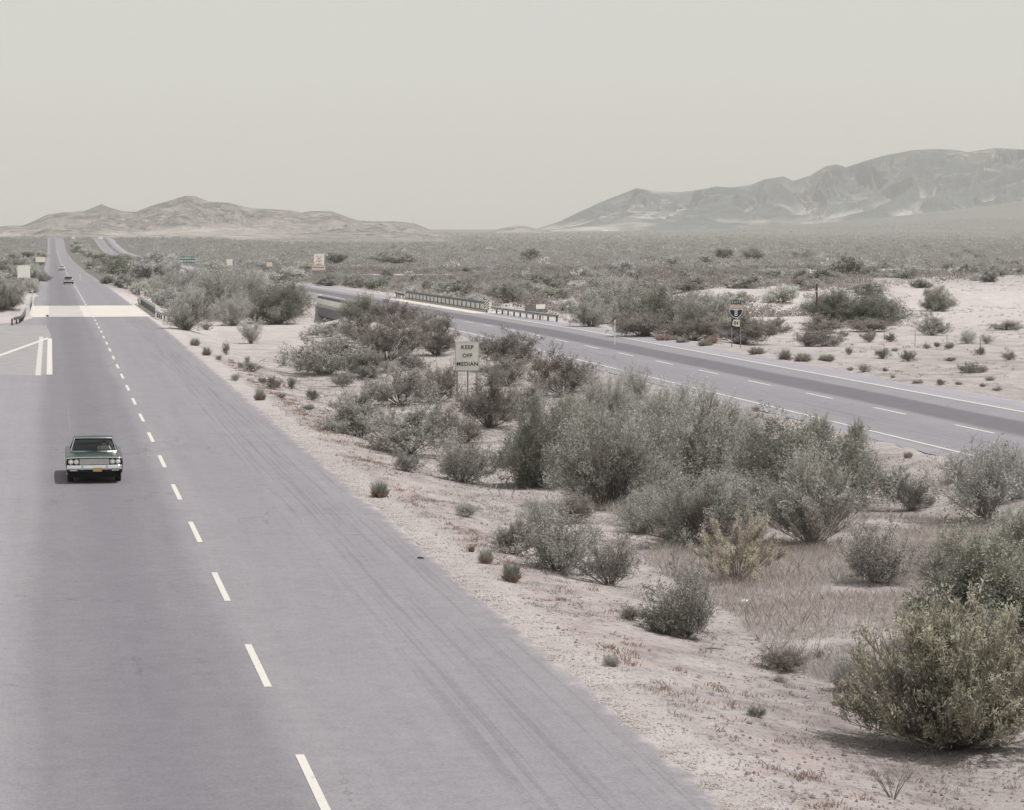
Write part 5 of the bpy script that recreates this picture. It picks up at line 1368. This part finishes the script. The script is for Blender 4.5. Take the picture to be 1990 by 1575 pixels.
    for sx in (-1, 1):
        bz = MB().box((sx * .715, .022, gz), (.40, .03, .205)).build('lamp_bezel', M['interior'], car, bevel=.01)
        for x in (.62, .81):
            l = MB().loft([[(sx * x + rr * math.cos(a), yy, gz + rr * math.sin(a)) for a in np.linspace(0, 2 * math.pi, 19)[:-1]] for rr, yy in ((.088, .01), (.094, -.015), (.082, -.02), (.078, -.012), (.05, -.028), (.01, -.034))])
            l.mi = [0] * len(l.f)
            hl = l.build('headlight', fm, car, smooth=True)
            MB().loft([[(sx * x + rr * math.cos(a), yy, gz + rr * math.sin(a)) for a in np.linspace(0, 2 * math.pi, 19)[:-1]] for rr, yy in ((.078, -.018), (.055, -.035), (.015, -.042))]).build('lens', M['lens'], hl, smooth=True)
    MB().loft([[(x * .965, .0 - .05 * (1 - abs(x) ** 1.5) + q[0], .885 + q[1] + .03 * (1 - x * x)) for q in ((0, -.02), (-.03, -.012), (-.035, .012), (.03, .022))] for x in np.linspace(-1, 1, 15)]).build('hood_moulding', fm, car, smooth=True)
    # bumper: wraps round the corners, dips below the grille
    bs = []
    for x in np.linspace(-1.04, 1.04, 21):
        ax = abs(x); yb = -.16 + .10 * ax ** 2 if ax < .98 else -.02 + (ax - .98) * 5; xx = math.copysign(min(ax, 1.0), x)
        bs.append([(xx * .995, yb + q[0], .585 + q[1]) for q in ((.04, -.105), (-.01, -.09), (-.035, -.03), (-.012, .0), (-.035, .04), (-.005, .07), (.05, .075))])
    bp_ = MB().loft(bs).build('bumper', fm, car, smooth=True)
    for x in (-.42, .42): MB().box((x, -.185, .575), (.07, .05, .17)).build('bumper_guard', fm, bp_, bevel=.015)
    MB().box((.10, -.205, .50), (.31, .01, .14)).build('licence_plate', M['plate'], car, bevel=.003)
    for x in (-.72, .72): MB().box((x, -.02, .47), (.24, .02, .05)).build('indicator', M['lens'], car)
    MB().box((0, .02, .44), (1.6, .04, .08)).build('valance', PM, car)
    MB().box((0, 5.43, .50), (1.98, .12, .18)).build('rear_bumper', fm, car, bevel=.03)
    for sx in (-1, 1):
        MB().box((sx * .72, 5.405, .72), (.36, .03, .13)).build('tail_lamp', M['sign_red'], car)
        ss = MB().tube([(sx * 1.0, .25, .70), (sx * 1.004, 2.5, .72), (sx * 1.0, 5.2, .70)], .012, 4).build('side_moulding', fm, car)
    MB().loft([[(.90 + q * .06, 1.82, 1.00 + w * .05) for q, w in ((-1, -1), (1, -1), (1, 1), (-1, 1))], [(.90 + q * .05, 1.88, 1.00 + w * .045) for q, w in ((-1, -1), (1, -1), (1, 1), (-1, 1))]]).tube([(.90, 1.86, .90), (.90, 1.86, .97)], .012, 5).build('mirror', fm, car)
    if full:
        MB().tube([(-.78, 4.7, .93), (-.80, 4.72, 1.6), (-.86, 4.78, 2.35)], [.008, .006, .004], 5).build('antenna', fm, car)
    return car
c1x, c1y = 1.42, 95.6
make_car('dark green sedan with chrome front and whip antenna, nearest car driving toward the viewer', c1x, c1y, 'paint_green')
make_car('dark car with shiny pale front, second in line beyond the bridge', 3.3, 531, 'paint_navy', False)
make_car('small white car farthest away on the left roadway', 3.3, 858, 'paint_white', False)

def driver():
    """seated driver seen through the windscreen of the nearest car"""
    o0 = Vector((c1x + .38, c1y + 2.55, float(road_z(c1y)) - .09))
    J = {'pelvis': ((0, .08, .92), .15), 'waist': ((0, .06, 1.02), .13), 'chest': ((0, .03, 1.13), .15), 'neck': ((0, 0, 1.225), .055), 'chin': ((0, -.02, 1.265), .07), 'head': ((0, -.01, 1.315), .085),
         'crown': ((0, 0, 1.365), .06)}
    for sd, sx in (('l', 1), ('r', -1)):
        J['shoulder' + sd] = ((sx * .17, .02, 1.16), .06); J['elbow' + sd] = ((sx * .24, -.12, 1.02), .043); J['wrist' + sd] = ((sx * .15, -.34, 1.06), .028); J['hand' + sd] = ((sx * .13, -.39, 1.09), .03)
        J['hip' + sd] = ((sx * .10, .0, .90), .085); J['knee' + sd] = ((sx * .13, -.40, .93), .06); J['foot' + sd] = ((sx * .12, -.50, .70), .045)
    E_ = [('pelvis', 'waist'), ('waist', 'chest'), ('chest', 'neck'), ('neck', 'chin'), ('chin', 'head'), ('head', 'crown')]
    for sd in 'lr': E_ += [('chest', 'shoulder' + sd), ('shoulder' + sd, 'elbow' + sd), ('elbow' + sd, 'wrist' + sd), ('wrist' + sd, 'hand' + sd), ('pelvis', 'hip' + sd), ('hip' + sd, 'knee' + sd), ('knee' + sd, 'foot' + sd)]
    ks = list(J); me = bpy.data.meshes.new('person'); me.from_pydata([J[k][0] for k in ks], [(ks.index(a), ks.index(b)) for a, b in E_], [])
    o = bpy.data.objects.new('person', me); COL.objects.link(o)
    md = o.modifiers.new('skin', 'SKIN'); bpy.context.view_layer.update()
    if not me.skin_vertices: me.attributes  # the modifier adds the layer
    for i, k in enumerate(ks):
        sv = me.skin_vertices[0].data[i]; sv.radius = (J[k][1], J[k][1]); sv.use_root = k == 'pelvis'
    o.modifiers.new('smooth', 'SUBSURF').levels = 1
    bpy.context.view_layer.update()
    m2 = bpy.data.meshes.new_from_object(o.evaluated_get(bpy.context.evaluated_depsgraph_get())); o.modifiers.clear(); o.data = m2
    m2.materials.clear(); m2.materials.append(mat('pale_shirt', (.62, .60, .55), .9)); m2.materials.append(mat('skin', (.48, .30, .22), .6))
    for p in m2.polygons: p.material_index = 1 if p.center.z > 1.215 or p.center.y < -.30 and p.center.z > 1.0 else 0; p.use_smooth = True
    o.location = o0; tag(o, 'driver in a pale shirt holding the wheel of the nearest sedan', 'person')
    h = MB().loft([[(r_ * math.cos(a), .012 + r_ * 1.1 * math.sin(a), z) for a in np.linspace(0, 2 * math.pi, 13)[:-1]] for z, r_ in ((1.315, .088), (1.35, .092), (1.385, .07), (1.41, .03))]).build('hair', mat('dark_hair', (.05, .035, .03), .8), o, smooth=True)
driver()

# ------------------------------------------------------------------ dusty air
def haze_box():
    mb = MB(); x0, x1, y0, y1, z0_, z1 = -4800, 12500, -400, 14600, -16, 420
    mb.box(((x0 + x1) / 2, (y0 + y1) / 2, (z0_ + z1) / 2), (x1 - x0, y1 - y0, z1 - z0_))
    m = bpy.data.materials.new('dusty_air'); m.use_nodes = True; m.node_tree.nodes.clear()
    v = m.node_tree.nodes.new('ShaderNodeVolumePrincipled'); o_ = m.node_tree.nodes.new('ShaderNodeOutputMaterial')
    v.inputs['Color'].default_value = (*HAZE_COL, 1); v.inputs['Density'].default_value = HAZE_DENS
    v.inputs['Anisotropy'].default_value = 0.0
    m.node_tree.links.new(v.outputs[0], o_.inputs['Volume'])
    o = mb.build('haze', m); o['kind'] = 'stuff'; o['label'] = 'thin pale dusty haze over the whole desert'
HAZE_COL, HAZE_DENS = (.97, .965, .93), 8.5e-5
haze_box()
